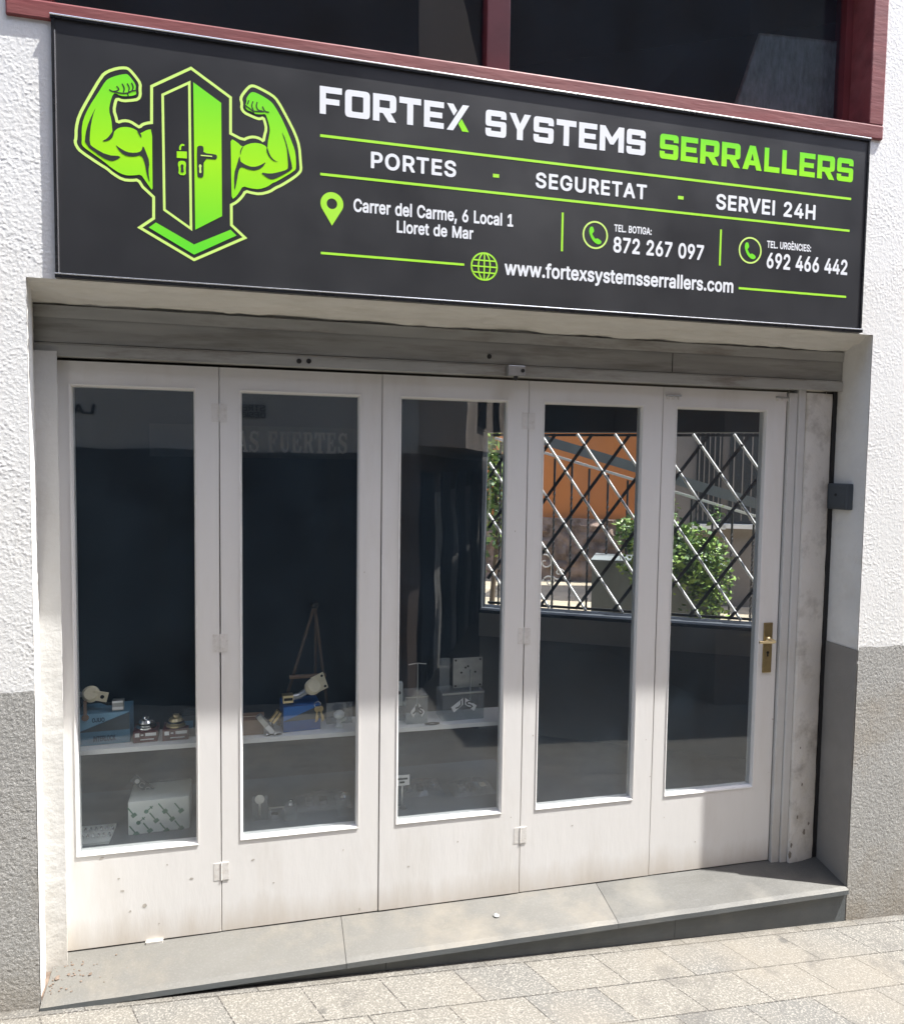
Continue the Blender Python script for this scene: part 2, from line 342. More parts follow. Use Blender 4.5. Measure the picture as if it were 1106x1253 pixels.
GLYPH_DATA = """
&224|108,268 86,268 62,260 50,252 39,242 32,231 27,212 26,188 32,168 49,140 20,112 11,96 7,86 5,72 6,52 8,42 18,23 36,4 50,-5 68,-12 90,-15 114,-15 142,-8 162,3 174,-9 182,-12 220,-12 227,-8 231,-2 229,8 200,44 213,80 216,114 212,120 204,124 174,124 170,123 165,120 162,114 162,100 160,92 128,129 129,132 157,156 168,174 174,198 173,214 164,238 150,253 132,263|86,98 128,46 114,38 102,36 88,36 76,40 68,46 61,58 61,72 65,80 82,98|108,218 114,215 117,210 119,198 115,190 110,184 94,173 92,174 81,192 81,206 86,214 90,217
,94|70,48 34,48 28,46 24,41 21,34 7,-58 10,-67 17,-72 44,-72 50,-69 54,-63 80,34 78,43
.94|57,54 40,55 28,50 20,42 14,30 13,18 18,2 26,-7 40,-13 52,-14 68,-8 78,2 82,12 83,24 78,40 69,48
0227|120,270 92,268 74,262 60,253 42,236 31,218 20,190 13,156 12,140 13,98 16,80 23,52 32,32 42,19 64,-2 74,-8 92,-14 106,-15 134,-14 152,-8 170,2 183,16 196,36 207,64 211,80 215,120 214,148 210,180 203,202 194,222 184,236 170,251 162,256 152,262 134,268|114,218 128,214 136,210 150,190 157,164 160,132 157,90 149,64 142,52 130,41 114,37 98,40 82,54 73,76 67,110 67,148 70,166 78,192 84,202 92,210 102,216
1227|140,266 98,266 94,265 39,226 33,218 31,212 31,178 34,171 42,167 50,169 90,198 92,200 94,198 94,42 92,39 38,39 34,38 27,32 26,18 27,-4 31,-10 38,-12 194,-12 202,-10 205,-6 207,0 207,26 202,36 196,39 152,39 150,40 150,254 147,262
2227|122,270 96,269 76,263 62,257 54,251 39,236 33,228 25,212 22,198 21,180 24,173 32,169 64,169 70,171 76,180 76,188 79,200 85,208 92,214 110,218 128,215 138,209 144,201 148,186 147,174 142,164 130,146 22,32 20,24 20,0 23,-8 28,-11 194,-12 202,-10 206,-4 207,0 207,28 205,34 200,38 194,40 104,41 106,45 156,96 178,122 190,140 197,156 203,182 202,196 199,210 192,228 186,237 172,250 158,259 140,267
4227|157,266 122,266 116,264 112,260 10,86 8,80 8,52 12,44 20,41 128,41 129,38 129,-2 134,-9 142,-12 172,-12 180,-8 183,0 183,38 186,41 208,41 216,46 219,52 219,80 217,88 212,92 186,93 183,94 183,160 181,166 176,169 170,171 142,171 136,169 131,166 129,158 128,94 78,93 75,94 165,246 167,252 166,258 162,263
6227|163,266 126,266 120,264 115,260 46,158 28,123 22,104 20,74 23,52 31,32 39,20 56,3 71,-6 96,-14 118,-15 130,-14 148,-10 162,-3 174,6 185,16 194,28 201,44 205,60 206,86 204,102 196,124 187,140 176,150 152,163 118,170 171,248 173,254 171,260 168,264|116,121 128,118 141,108 150,94 152,78 150,64 141,48 126,38 111,36 94,41 83,52 76,64 74,80 77,96 88,111 100,119
7227|197,266 32,266 26,264 21,260 19,254 19,226 22,219 26,215 32,214 140,214 142,212 69,68 38,6 36,-2 40,-9 48,-12 82,-12 88,-10 93,-6 206,218 207,224 207,254 204,262
8227|123,270 96,269 76,264 54,252 35,232 24,204 24,176 32,154 48,134 27,112 17,90 14,72 15,52 20,36 28,23 40,10 64,-6 84,-12 102,-14 122,-15 144,-12 162,-6 178,3 199,24 207,38 211,50 212,62 212,80 204,104 192,122 179,134 190,146 198,162 202,174 203,198 198,218 190,234 172,252 150,264 136,268|116,106 128,104 142,97 147,92 156,78 156,64 151,52 144,44 128,38 110,37 94,39 83,44 75,52 71,60 70,74 75,88 84,97 98,104|116,218 128,216 138,210 144,202 148,188 144,173 138,164 126,158 110,157 100,158 88,165 82,172 78,188 82,204 90,211 98,216
9227|123,270 96,269 78,264 64,257 52,248 38,235 31,224 23,204 20,182 21,158 23,148 31,126 52,104 62,97 90,86 106,85 108,84 55,8 53,0 54,-5 58,-10 66,-12 100,-12 106,-10 110,-6 164,70 189,110 205,152 206,180 203,202 195,222 186,236 174,248 162,257 138,267|116,218 128,215 141,206 150,190 152,174 150,160 141,146 124,135 112,134 106,134 94,139 82,149 75,168 75,182 80,198 88,209 100,216
:94|53,192 44,193 28,187 18,178 13,162 14,150 21,136 28,128 43,124 52,123 68,129 78,140 83,154 82,168 77,178 66,188|57,54 40,55 28,50 20,42 14,30 13,18 18,2 26,-7 40,-13 52,-14 68,-8 78,2 82,12 83,24 78,40 69,48
A240|140,266 100,266 94,264 90,260 -4,2 -1,-8 8,-12 42,-12 50,-10 55,-4 76,58 78,59 98,59 164,58 186,-4 194,-11 198,-12 232,-12 239,-8 243,0 239,14 150,258 146,263|120,184 145,112 142,111 120,111 96,111 95,112
B228|131,266 30,266 21,262 18,252 18,2 19,-4 24,-10 30,-12 130,-12 160,-8 176,-2 192,7 211,28 218,44 221,64 220,84 212,106 205,118 188,134 202,150 208,162 210,172 210,202 203,222 194,238 182,249 168,256 152,263|134,103 146,99 154,94 164,80 166,68 162,54 152,46 140,42 106,41 76,41 74,42 74,102 78,103|126,214 140,211 153,200 156,186 153,172 146,163 138,158 126,155 104,155 76,155 74,156 74,212 78,214
C255|142,270 130,270 110,268 87,262 68,252 55,242 36,222 23,200 14,176 10,156 8,122 10,98 14,78 24,52 36,32 54,13 68,2 88,-7 110,-14 148,-15 176,-9 200,2 223,24 237,44 247,70 248,80 245,88 236,92 204,92 199,90 194,86 185,64 174,51 154,41 134,38 110,43 98,48 90,55 73,78 68,92 65,108 64,132 65,146 72,174 81,190 88,198 110,212 120,215 140,216 160,211 180,198 189,184 194,168 202,162 236,162 243,164 247,170 248,176 247,186 237,210 223,232 210,244 184,260 162,267
D251|127,266 30,266 24,264 19,258 18,252 18,0 22,-8 30,-12 114,-12 132,-10 156,-6 181,4 198,16 215,34 228,54 236,76 241,100 243,134 241,156 237,178 228,202 215,222 198,239 182,250 156,261 138,265|118,214 140,210 154,204 164,196 172,188 180,174 186,146 188,128 187,116 184,96 178,80 172,67 162,58 152,50 140,46 112,41 76,41 74,44 74,212 76,214
E209|188,266 30,266 22,262 18,254 18,2 21,-8 30,-12 190,-12 196,-8 200,-2 200,30 198,36 194,39 184,41 74,42 75,102 178,102 182,103 188,107 190,114 190,142 187,150 178,155 75,156 74,210 76,214 186,214 192,216 196,220 198,226 198,254 195,262
G260|141,270 128,270 110,268 86,262 66,252 37,224 24,202 14,176 10,156 8,132 9,108 14,78 24,54 36,31 54,13 67,4 88,-7 110,-14 144,-15 172,-11 190,-3 212,10 224,23 235,38 246,62 251,96 251,128 248,136 240,140 142,140 136,138 131,134 129,128 129,100 134,91 142,88 190,88 193,86 188,68 179,56 164,45 148,39 134,38 120,40 100,48 87,58 73,78 68,92 65,108 64,132 65,146 69,166 73,178 80,190 90,199 108,212 120,215 134,216 154,213 166,207 184,191 193,168 200,163 204,162 238,162 246,166 249,174 242,202 235,216 227,226 210,244 198,252 176,263 156,268
H258|230,266 196,266 190,264 186,259 184,254 184,158 180,156 75,156 74,254 72,260 68,264 62,266 30,266 20,261 18,252 18,0 22,-9 34,-12 62,-12 69,-10 73,-4 74,2 74,102 76,104 183,104 184,0 186,-6 190,-10 196,-12 228,-12 238,-7 240,2 240,254 237,262
I92|64,266 28,266 22,262 18,254 18,0 21,-8 28,-12 64,-12 70,-8 74,0 74,254 71,262
J198|170,266 136,266 128,262 124,256 124,70 123,60 119,50 113,44 102,38 90,37 76,40 70,46 64,54 61,70 61,86 57,94 50,98 16,98 9,94 5,86 6,56 10,41 16,24 34,4 48,-6 76,-14 108,-14 138,-6 152,4 168,23 178,48 180,68 180,254 177,262
K233|226,266 182,266 175,264 76,158 74,160 74,254 72,260 68,264 62,266 30,266 24,264 20,260 18,252 18,-2 22,-8 30,-12 62,-12 70,-9 74,0 74,46 74,78 96,101 98,102 178,-9 186,-12 224,-12 230,-10 234,-6 236,0 234,8 138,142 142,148 234,246 236,252 235,258 232,263
L196|64,266 28,266 22,262 18,254 18,-2 22,-9 30,-12 146,-12 180,-12 189,-8 193,0 193,30 189,38 182,41 78,41 74,42 74,254 71,262
M314|286,266 238,266 232,264 227,260 158,79 86,260 82,264 76,266 30,266 22,262 18,254 18,-2 22,-8 30,-12 62,-12 70,-8 73,0 73,56 73,134 74,138 132,-6 136,-10 142,-12 170,-12 176,-10 183,-4 236,134 240,138 240,2 241,-4 246,-10 252,-12 284,-12 292,-8 296,0 296,254 293,262
N262|234,266 198,266 191,262 187,256 187,96 186,93 78,260 74,264 66,266 30,266 20,261 18,252 18,0 22,-8 30,-12 64,-12 70,-8 74,-2 74,160 76,163 183,-6 188,-10 194,-12 232,-12 242,-7 244,2 244,254 241,262
O267|141,270 128,270 110,268 88,262 68,252 45,232 36,222 25,204 18,188 10,156 8,132 10,98 14,78 24,52 37,32 55,12 68,2 108,-14 126,-15 158,-14 180,-7 200,2 223,24 231,32 242,50 250,70 257,98 259,120 258,148 253,176 243,202 230,224 212,242 198,253 174,264 158,268|138,216 148,215 162,210 174,201 186,190 193,176 199,162 202,146 203,120 199,92 193,78 185,64 174,53 165,46 146,40 130,39 112,42 100,48 81,64 74,78 68,92 65,108 64,132 68,162 74,176 82,190 98,205 109,212 120,215
P222|129,266 30,266 22,262 18,254 18,-2 22,-8 30,-12 62,-12 66,-11 71,-8 74,-2 74,18 75,80 138,82 170,92 186,102 196,112 206,128 213,146 216,166 216,182 213,202 205,222 194,236 184,247 174,254 154,262|120,214 134,212 151,202 159,188 160,166 157,154 151,144 146,140 134,135 114,133 76,133 74,134 74,212 76,214
R224|129,266 30,266 24,264 19,258 18,252 18,2 21,-8 30,-12 62,-12 68,-10 72,-6 74,0 74,84 76,87 116,87 131,60 163,0 170,-10 178,-12 214,-12 222,-8 226,0 222,10 174,98 186,107 200,120 207,132 216,158 217,170 216,194 209,216 205,224 197,236 180,251 156,262|120,214 140,211 150,204 157,194 161,176 157,156 150,148 140,142 128,140 114,140 74,141 74,212 76,214
S223|124,270 106,270 84,267 65,260 50,252 41,246 27,232 20,218 15,202 14,182 17,164 24,148 38,133 48,125 66,115 136,95 148,89 156,83 160,76 161,70 160,64 154,52 138,41 120,37 104,37 88,40 82,43 68,56 62,73 56,79 52,80 20,80 14,78 10,75 7,66 9,52 15,36 24,21 44,1 64,-8 92,-15 134,-15 150,-12 170,-5 190,9 203,24 210,38 216,62 215,84 210,100 201,114 188,128 160,144 91,164 77,172 71,180 70,192 74,202 84,211 104,217 130,215 144,209 155,196 160,182 168,177 200,177 206,179 210,182 212,190 211,204 206,218 197,234 178,251 164,260 144,267
T224|210,266 16,266 10,264 6,260 4,254 4,226 6,220 10,216 16,214 80,214 84,212 84,58 84,0 87,-8 96,-12 128,-12 134,-10 138,-6 140,2 140,212 144,214 208,214 215,216 220,226 220,254 217,262
U259|231,266 196,266 189,264 185,258 184,252 183,78 181,68 171,54 166,48 150,40 128,38 106,41 90,52 80,64 77,70 74,88 74,254 71,262 66,265 60,266 30,266 21,262 18,254 18,202 18,78 19,66 32,32 55,8 72,-3 90,-11 108,-15 122,-16 152,-15 166,-12 190,-2 204,8 218,21 226,32 233,48 239,66 241,84 241,254 238,262
V240|233,266 196,266 190,264 186,260 128,88 120,72 52,260 42,266 8,266 2,264 -2,260 -4,252 18,194 91,-6 96,-10 102,-12 140,-12 146,-9 151,-4 240,242 243,256 240,262
Y236|230,266 192,266 183,262 118,161 111,170 58,258 54,263 46,266 8,266 2,264 -2,260 -4,254 -2,248 60,148 90,100 90,0 92,-6 96,-10 102,-12 134,-12 140,-10 144,-6 146,0 146,100 238,248 240,254 238,260 235,264
a195|110,204 84,204 64,200 48,193 34,184 23,174 10,152 8,146 10,139 16,135 50,125 58,128 64,138 78,149 90,153 104,153 116,150 120,147 125,136 125,128 116,125 72,120 54,116 32,107 16,94 9,82 4,66 3,52 4,38 14,14 26,2 42,-9 66,-16 92,-16 112,-11 126,-4 132,-10 138,-12 168,-12 178,-7 180,2 180,140 179,146 171,168 165,176 154,187 132,199|126,77 126,68 122,54 116,46 108,39 94,35 80,35 70,37 64,40 59,46 58,50 59,60 64,65 82,71
c198|120,204 84,203 66,198 50,190 42,183 24,164 16,150 9,130 5,102 6,72 9,58 17,38 32,14 52,-2 66,-10 84,-15 116,-16 130,-13 154,-4 164,4 180,20 189,36 193,48 191,58 184,62 154,71 148,70 141,64 136,50 130,44 114,36 102,35 88,38 79,44 73,50 66,62 60,92 63,118 66,126 74,139 86,150 94,152 108,153 122,150 134,140 142,123 150,119 184,126 188,129 192,134 193,140 189,152 180,168 168,181 160,188 142,197
d212|188,266 154,266 148,264 145,260 143,254 142,192 124,201 112,204 80,203 64,198 48,190 27,170 22,162 16,152 6,116 6,72 17,36 25,22 36,8 48,-2 62,-9 78,-15 90,-16 104,-16 118,-14 130,-9 144,-2 148,-9 156,-12 186,-12 192,-10 196,-6 198,2 198,254 195,262|106,153 118,150 126,146 135,134 141,118 144,92 139,62 128,44 120,39 112,36 99,36 92,36 82,41 69,54 63,72 60,96 65,126 74,140 86,150
e202|118,204 84,203 66,198 50,189 26,166 17,150 9,128 5,102 6,72 17,38 32,14 50,-2 68,-10 84,-15 112,-16 138,-12 162,-1 168,4 183,18 192,38 194,46 189,54 156,65 145,62 137,48 132,42 124,38 112,35 92,37 84,41 73,48 65,60 62,70 64,73 186,73 192,75 197,80 198,104 195,126 190,146 179,166 164,183 150,193 138,198|106,153 116,151 126,146 134,136 139,124 136,122 96,122 66,122 63,124 70,137 80,147 94,152
f127|105,276 90,277 76,275 64,270 48,262 38,251 33,240 28,222 28,203 -2,201 -6,197 -9,190 -9,164 -6,156 2,152 26,152 28,150 28,2 29,-4 33,-10 40,-12 64,-12 72,-12 78,-10 81,-6 83,0 83,150 86,152 116,152 122,156 126,164 126,190 122,198 114,202 86,202 83,204 84,216 88,223 100,225 116,222 122,226 127,234 133,258 131,266 124,272
l84|59,274 24,274 18,270 14,262 14,0 17,-8 24,-12 58,-12 66,-8 69,0 69,262 66,270
m305|226,204 212,205 194,202 174,193 160,181 142,197 128,203 118,205 94,204 82,199 68,192 64,199 56,202 26,202 16,197 14,188 14,2 17,-8 26,-12 56,-12 64,-10 68,-4 69,2 69,120 73,138 80,146 92,153 102,153 112,151 122,142 125,130 125,70 125,0 127,-6 132,-10 138,-12 168,-12 176,-9 180,0 180,128 181,134 188,146 198,152 210,153 222,151 232,143 236,130 236,2 237,-4 242,-10 248,-12 278,-12 288,-7 290,2 290,142 288,154 280,172 266,189 256,196 248,200
o208|114,204 96,204 80,202 64,197 50,190 42,183 27,168 18,152 9,130 6,116 6,72 12,50 26,22 41,6 52,-2 72,-12 94,-16 112,-16 136,-12 150,-6 166,6 180,21 192,39 199,60 203,88 202,108 198,132 191,152 180,168 166,183 148,194 136,200|108,153 122,149 132,142 139,132 145,116 148,92 144,66 134,48 128,43 114,36 100,35 88,38 73,50 65,64 61,82 60,96 65,124 74,140 86,150 94,152
r130|124,204 94,203 68,194 62,200 56,202 26,202 20,200 16,196 14,188 14,0 16,-6 20,-10 26,-12 58,-12 64,-10 67,-6 69,0 69,118 71,130 78,142 92,149 104,151 122,149 132,154 134,162 134,192 131,200
s182|111,204 88,204 72,202 54,197 42,190 24,174 17,164 12,150 11,134 17,110 24,100 32,91 38,86 54,79 72,73 108,65 116,62 121,56 122,50 116,42 108,37 92,35 76,37 68,40 63,46 57,60 48,65 18,60 8,54 6,44 14,23 19,14 38,-4 68,-14 86,-16 108,-15 122,-13 138,-7 152,3 165,16 172,28 177,42 178,56 175,72 170,84 158,97 136,111 118,117 80,125 67,134 67,140 71,148 80,152 94,154 110,151 116,146 125,132 134,127 162,132 172,138 174,146 171,158 165,170 158,179 142,192 126,200
t114|65,248 32,248 23,244 20,236 20,204 18,202 2,202 -6,197 -9,190 -9,164 -7,158 -2,154 2,152 18,152 20,150 20,44 22,30 28,14 40,0 50,-7 68,-13 86,-14 102,-13 112,-10 117,-6 119,2 114,26 108,36 100,39 86,37 80,38 76,42 75,150 78,152 102,152 110,156 114,164 114,190 112,196 106,201 76,203 75,238 72,244
w284|274,202 240,202 234,200 230,196 198,90 172,186 168,197 164,200 158,202 126,202 120,200 116,196 112,186 88,94 84,89 54,196 50,200 44,202 12,202 6,201 1,196 -1,188 22,114 54,6 58,-4 62,-10 70,-12 98,-12 104,-10 108,-7 142,100 174,-6 178,-10 184,-12 214,-12 220,-11 225,-6 230,6 284,186 282,196
x189|178,202 142,202 134,200 129,194 96,143 62,194 56,200 50,202 14,202 5,198 2,190 4,182 63,98 -1,6 -2,0 1,-8 6,-11 14,-12 46,-12 54,-9 94,51 98,48 131,-4 136,-10 144,-12 178,-12 188,-8 191,0 189,8 127,96 186,184 188,190 186,196 183,200
y195|188,202 152,202 146,200 142,196 98,75 52,196 48,200 42,202 8,202 0,198 -3,190 -1,182 55,32 68,0 62,-20 58,-26 52,-32 44,-33 30,-31 22,-36 18,-44 12,-66 13,-74 18,-80 30,-84 50,-85 76,-78 97,-62 106,-50 114,-32 195,178 198,192 194,198
È209|100,340 64,341 56,338 52,330 54,322 73,292 86,274 94,266 30,266 22,262 18,256 18,0 22,-8 30,-12 186,-12 192,-11 198,-6 200,0 200,30 196,38 188,41 128,41 74,42 74,101 178,102 182,103 188,107 190,114 190,144 186,152 178,155 75,156 74,212 78,214 184,214 190,215 196,219 198,226 198,254 194,262 186,266 125,266 133,274 134,280 133,284 109,334"""

# ------------------------------------------------------------------ main dimensions (metres)
XL, XR = 0.083, 3.155            # masonry opening
ZL = 2.189                       # lintel edge
ZD = 0.915                       # top of the grey dado
YD = 0.183                       # face of the doors
ZS = -0.067                      # step at the doors
FRX0, FRX1, FRZ = 0.045, 3.149, 2.947   # upper window surround
def ground_z(x, y): return -0.12 - 0.0436*(x-0.083) + 0.02*y

# ------------------------------------------------------------------ pavement
bm = B()
xs = np.linspace(-30, 30, 31); ys = [-30, -12, -6, -3, -1.5, -.5, .02]
g = [[bm.verts.new((x, y, ground_z(x, y))) for x in xs] for y in ys]
for a, b in zip(g, g[1:]):
    for k in range(len(xs)-1): bm.faces.new((a[k], a[k+1], b[k+1], b[k]))
pav = obj('pavement', bm, 'granite_paving')
tag(pav, 'sunlit speckled granite paving sloping down to the right along the shop front', 'pavement', kind='structure')

# ------------------------------------------------------------------ the building with the shop
bld = thing('shop_building', 'white roughcast building with grey dado around the locksmith shop front', 'building', (1.6, 0.0, -0.2))
WT = 4.3
def opening(x, z):
    return ((x > XL) & (x < XR) & (z < ZL)) | ((x > FRX0+.01) & (x < FRX1-.01) & (z > FRZ+.01) & (z < 3.78))
def rough(X, Z):
    d1 = vnoise(X*195+Z*36, Z*178-X*32, 1); d2 = vnoise(X*290, Z*285, 2); d3 = vnoise(X*11, Z*11, 3)
    s = np.clip((d1-.36)/.64, 0, 1); k = s*s*(3-2*s)
    lf = np.where(X < 1, 1.0, .72)
    return .001 + lf*(.00074*k*(.5+.9*d3) + .0004*d2) + .0009*vnoise(X*5, Z*5, 5)
def grain(X, Z):
    d1 = vnoise(X*240, Z*230, 21); d2 = vnoise(X*150, Z*140, 22)
    return .0042 + .0009*d1 + .0006*d2 + .0005*vnoise(X*6, Z*6, 23)
WSTEP = .0028
keep = lambda x, z: ~opening(x, z)
relief_sheet('roughcast_plaster', -.32, .33, ZD-.015, 3.15, WSTEP, rough, 'white_roughcast', bld, keep)
relief_sheet('roughcast_plaster', 2.95, 3.75, ZD-.015, 3.6, WSTEP, rough, 'white_roughcast', bld, keep)
relief_sheet('dado', -.32, XL, -.5, ZD, .0029, grain, 'dado_render', bld, None, .0055)
relief_sheet('dado', XR, 3.75, -.6, ZD, .0029, grain, 'dado_render', bld, None, .0055)
# solid masonry behind the plaster
bm = B()
add_box(bm, -6, .04, .005, .25, -1, WT); add_box(bm, XR+.004, 5.1, .005, .25, -1, WT)
add_box(bm, .04, XL-.003, .005, .06, -1, ZL); add_prism(bm, [(XL, .005, ZL+.018), (XL, .17, 2.165), (XL, .25, 2.165), (XL, .25, FRZ), (XL, .005, FRZ)], (XR-XL+.004, 0, 0))
add_box(bm, .04, XR+.004, .005, .25, 3.78, WT)
obj('masonry_wall', bm, 'white_roughcast', bld)
# the parts of the front further off, plain
box_part('roughcast_plaster', 'white_roughcast', bld, -6, -.32, -.002, .004, ZD, WT); box_part('roughcast_plaster', 'white_roughcast', bld, 3.75, 5.1, -.002, .004, ZD, WT)
box_part('dado', 'dado_render', bld, -6, -.32, -.007, .004, -1, ZD-.003); box_part('dado', 'dado_render', bld, 3.75, 5.1, -.007, .004, -1, ZD-.003)
# soffit of the lintel: rough plaster running in and slightly down
def soffit():
    bm = B(); nx, ny = 620, 40; grid = []
    for j in range(ny):
        t = j/(ny-1)
        row = []
        for i in range(nx):
            x = .045 + (XR-.002-.045)*i/(nx-1)
            n = (vnoise(np.array(x*7.), np.array(t*5+x*.4), 31)-.5)*.014 + (vnoise(np.array(x*30.), np.array(t*14), 32)-.5)*.006
            e = min(1, t/.12, (1-t)/.08)
            y = -.001 + .172*t; z = ZL + .004*(1-min(1, t/.15))**2 - .049*t + n*max(0, e)
            row.append(bm.verts.new((x, y, z)))
        grid.append(row)
    for a, b in zip(grid, grid[1:]):
        for i in range(nx-1): bm.faces.new((a[i], a[i+1], b[i+1], b[i]))
    return bm
obj('lintel_soffit', soffit(), 'soffit_plaster', bld, smooth=True)
# right reveal and left reveal
def reveal(x0, y0, x1, y1, z0, z1, dx, seed):
    bm = B(); nz = int((z1-z0)/.012); ny = 14; grid = []
    for k in range(nz+1):
        z = z0+(z1-z0)*k/nz
        grid.append([bm.verts.new((x0+(x1-x0)*j/ny + dx*(float(vnoise(np.array(j*1.1), np.array(z*55), seed))-.5)*(.0 if j == 0 else 1), y0+(y1-y0)*j/ny, z)) for j in range(ny+1)])
    for a, b in zip(grid, grid[1:]):
        for j in range(ny): bm.faces.new((a[j], a[j+1], b[j+1], b[j]))
    return bm
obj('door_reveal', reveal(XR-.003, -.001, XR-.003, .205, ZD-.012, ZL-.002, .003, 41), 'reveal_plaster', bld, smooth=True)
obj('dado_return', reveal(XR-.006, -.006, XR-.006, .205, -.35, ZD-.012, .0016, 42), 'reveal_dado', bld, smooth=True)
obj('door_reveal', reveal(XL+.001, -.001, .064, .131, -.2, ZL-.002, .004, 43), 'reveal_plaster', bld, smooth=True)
# painted jambs
bm = B(); nz = 160; prof = [(.030, .131), (.066, .130), (.100, .130), (.1305, .130), (.1300, .134), (.110, .205)]
grid = [[bm.verts.new((px + .0016*(float(vnoise(np.array(j*2.), np.array(k*.5), 51))-.5), py + .0012*(float(vnoise(np.array(j*2.), np.array(k*.45), 52))-.5), -.135+(1.99+.135)*k/nz)) for j, (px, py) in enumerate(prof)] for k in range(nz+1)]
for a, b in zip(grid, grid[1:]):
    for j in range(len(prof)-1): bm.faces.new((a[j], a[j+1], b[j+1], b[j]))
obj('door_jamb', bm, 'jamb_paint', bld)
bm = B(); add_box(bm, 2.917, 2.955, .171, .235, ZS-.02, 1.965, bevel=.003); add_box(bm, 2.957, 2.992, .165, .235, ZS-.02, 1.99, bevel=.005); obj('door_jamb', bm, 'jamb_paint', bld)
bm = B(); prof = [(2.9925, .20), (2.993, .160), (2.999, .154), (3.06, .160), (3.122, .171), (3.131, .176), (3.132, .24)]
grid = [[bm.verts.new((px, py + .0035*(float(vnoise(np.array(j*2.), np.array(k*.35), 53))-.5), ZS-.045+(2.012-ZS)*k/nz)) for j, (px, py) in enumerate(prof)] for k in range(nz+1)]
for a, b in zip(grid, grid[1:]):
    for j in range(len(prof)-1): bm.faces.new((a[j], a[j+1], b[j+1], b[j]))
obj('plaster_jamb', bm, 'peeling_jamb', bld, smooth=True)
for (u, v, r) in [(965, 1046, .011), (967, 1034, .007), (975, 1000, .006), (981, 960, .005), (984, 1018, .009), (990, 1008, .006), (979, 915, .004)]:
    p = at(u, v, .154); n = 11; bm = B(); yy = .154+(p.x-2.999)*.10-.0032
    bm.faces.new([bm.verts.new((p.x+r*random.uniform(.5, 1)*math.cos(-k*6.283/n), yy, p.z+2.0*r*random.uniform(.5, 1)*math.sin(-k*6.283/n))) for k in range(n)])
    for f in bm.faces:
        f.normal_update()
        if f.normal.y > 0: f.normal_flip()
    obj('paint_loss', bm, 'paint_loss_grey', bld, fix=False)
# inside: floor, ceiling, back wall, side wall with its window opening
WA = Vector((3.59, 1.2, 0)); WD = Vector((-.87, .494, 0)).normalized(); WN = Vector((.494, .87, 0)).normalized()   # along the skewed wall, and outward
def wp(s, z, out=0.0): return WA + WD*s + WN*out + Vector((0, 0, z))
SW0, SW1, SZ0, SZ1 = -.45, 1.69, .719, 1.862
S_END, E_END = 6.0, -1.95
pA, pB, pC = Vector((-1.6, .251, 0)), wp(E_END, 0), wp(S_END, 0)
def slab(z0, z1):
    bm = B(); add_prism(bm, [Vector((q.x, q.y, z0)) for q in (pA, pB, pC)], (0, 0, z1-z0)); return bm
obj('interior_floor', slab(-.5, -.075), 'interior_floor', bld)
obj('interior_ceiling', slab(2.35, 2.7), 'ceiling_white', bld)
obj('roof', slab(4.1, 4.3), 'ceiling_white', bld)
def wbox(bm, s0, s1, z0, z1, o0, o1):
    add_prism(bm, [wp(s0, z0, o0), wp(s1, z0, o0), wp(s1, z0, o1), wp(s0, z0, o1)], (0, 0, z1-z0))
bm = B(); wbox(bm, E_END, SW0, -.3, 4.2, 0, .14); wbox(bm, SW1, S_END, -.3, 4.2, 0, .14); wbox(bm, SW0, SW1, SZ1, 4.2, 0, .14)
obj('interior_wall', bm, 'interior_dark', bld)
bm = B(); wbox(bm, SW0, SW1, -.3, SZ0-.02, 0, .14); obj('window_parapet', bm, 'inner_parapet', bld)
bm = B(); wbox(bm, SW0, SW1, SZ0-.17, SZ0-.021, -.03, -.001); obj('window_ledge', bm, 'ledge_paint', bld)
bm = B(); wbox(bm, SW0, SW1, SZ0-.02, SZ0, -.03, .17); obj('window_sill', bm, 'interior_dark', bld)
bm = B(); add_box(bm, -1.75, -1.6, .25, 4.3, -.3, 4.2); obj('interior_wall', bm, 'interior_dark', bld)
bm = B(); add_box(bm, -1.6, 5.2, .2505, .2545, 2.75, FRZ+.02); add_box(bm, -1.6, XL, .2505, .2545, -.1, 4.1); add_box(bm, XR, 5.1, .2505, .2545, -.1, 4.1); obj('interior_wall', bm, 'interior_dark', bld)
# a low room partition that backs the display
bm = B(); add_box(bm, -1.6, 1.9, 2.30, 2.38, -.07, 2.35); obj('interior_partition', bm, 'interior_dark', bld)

# ------------------------------------------------------------------ step
stp = thing('entrance_step', 'worn grey stone step across the shop doorway, flush with the pavement at left', 'step', (1.6, .05, -.11))
ZF = -.107
def slab_part(x0, x1, m):
    bm = B(); nx = max(6, int((x1-x0)/.02)); ny = 14; grid = []
    for j in range(ny+1):
        y = -.022 + (.26+.022)*j/ny
        grid.append([bm.verts.new((x0+(x1-x0)*i/nx, y, ZF+(ZS-ZF)*max(0, (y+.02))/.2 + .0025*(float(vnoise(np.array((x0+i*.02)*9.), np.array(y*18), 61))-.5) - (.003 if j == 0 else 0))) for i in range(nx+1)])
    for a, b in zip(grid, grid[1:]):
        for i in range(nx): bm.faces.new((a[i], a[i+1], b[i+1], b[i]))
    lo = [bm.verts.new((v.co.x, -.022, ZF-.022)) for v in grid[0]]
    for i in range(nx): bm.faces.new((grid[0][i], lo[i], lo[i+1], grid[0][i+1])).material_index = 1
    lb = [bm.verts.new((v.co.x, .02, ZF-.022)) for v in grid[0]]
    for i in range(nx): bm.faces.new((lo[i], lb[i], lb[i+1], lo[i+1])).material_index = 1
    return obj('stone_slab', bm, (m, 'step_riser'), stp, smooth=False)
slab_part(XL+.003, 1.058, 'step_slab'); slab_part(1.060, 2.098, 'step_slab'); slab_part(2.1, XR-.006, 'step_slab_grey')
bm = B()
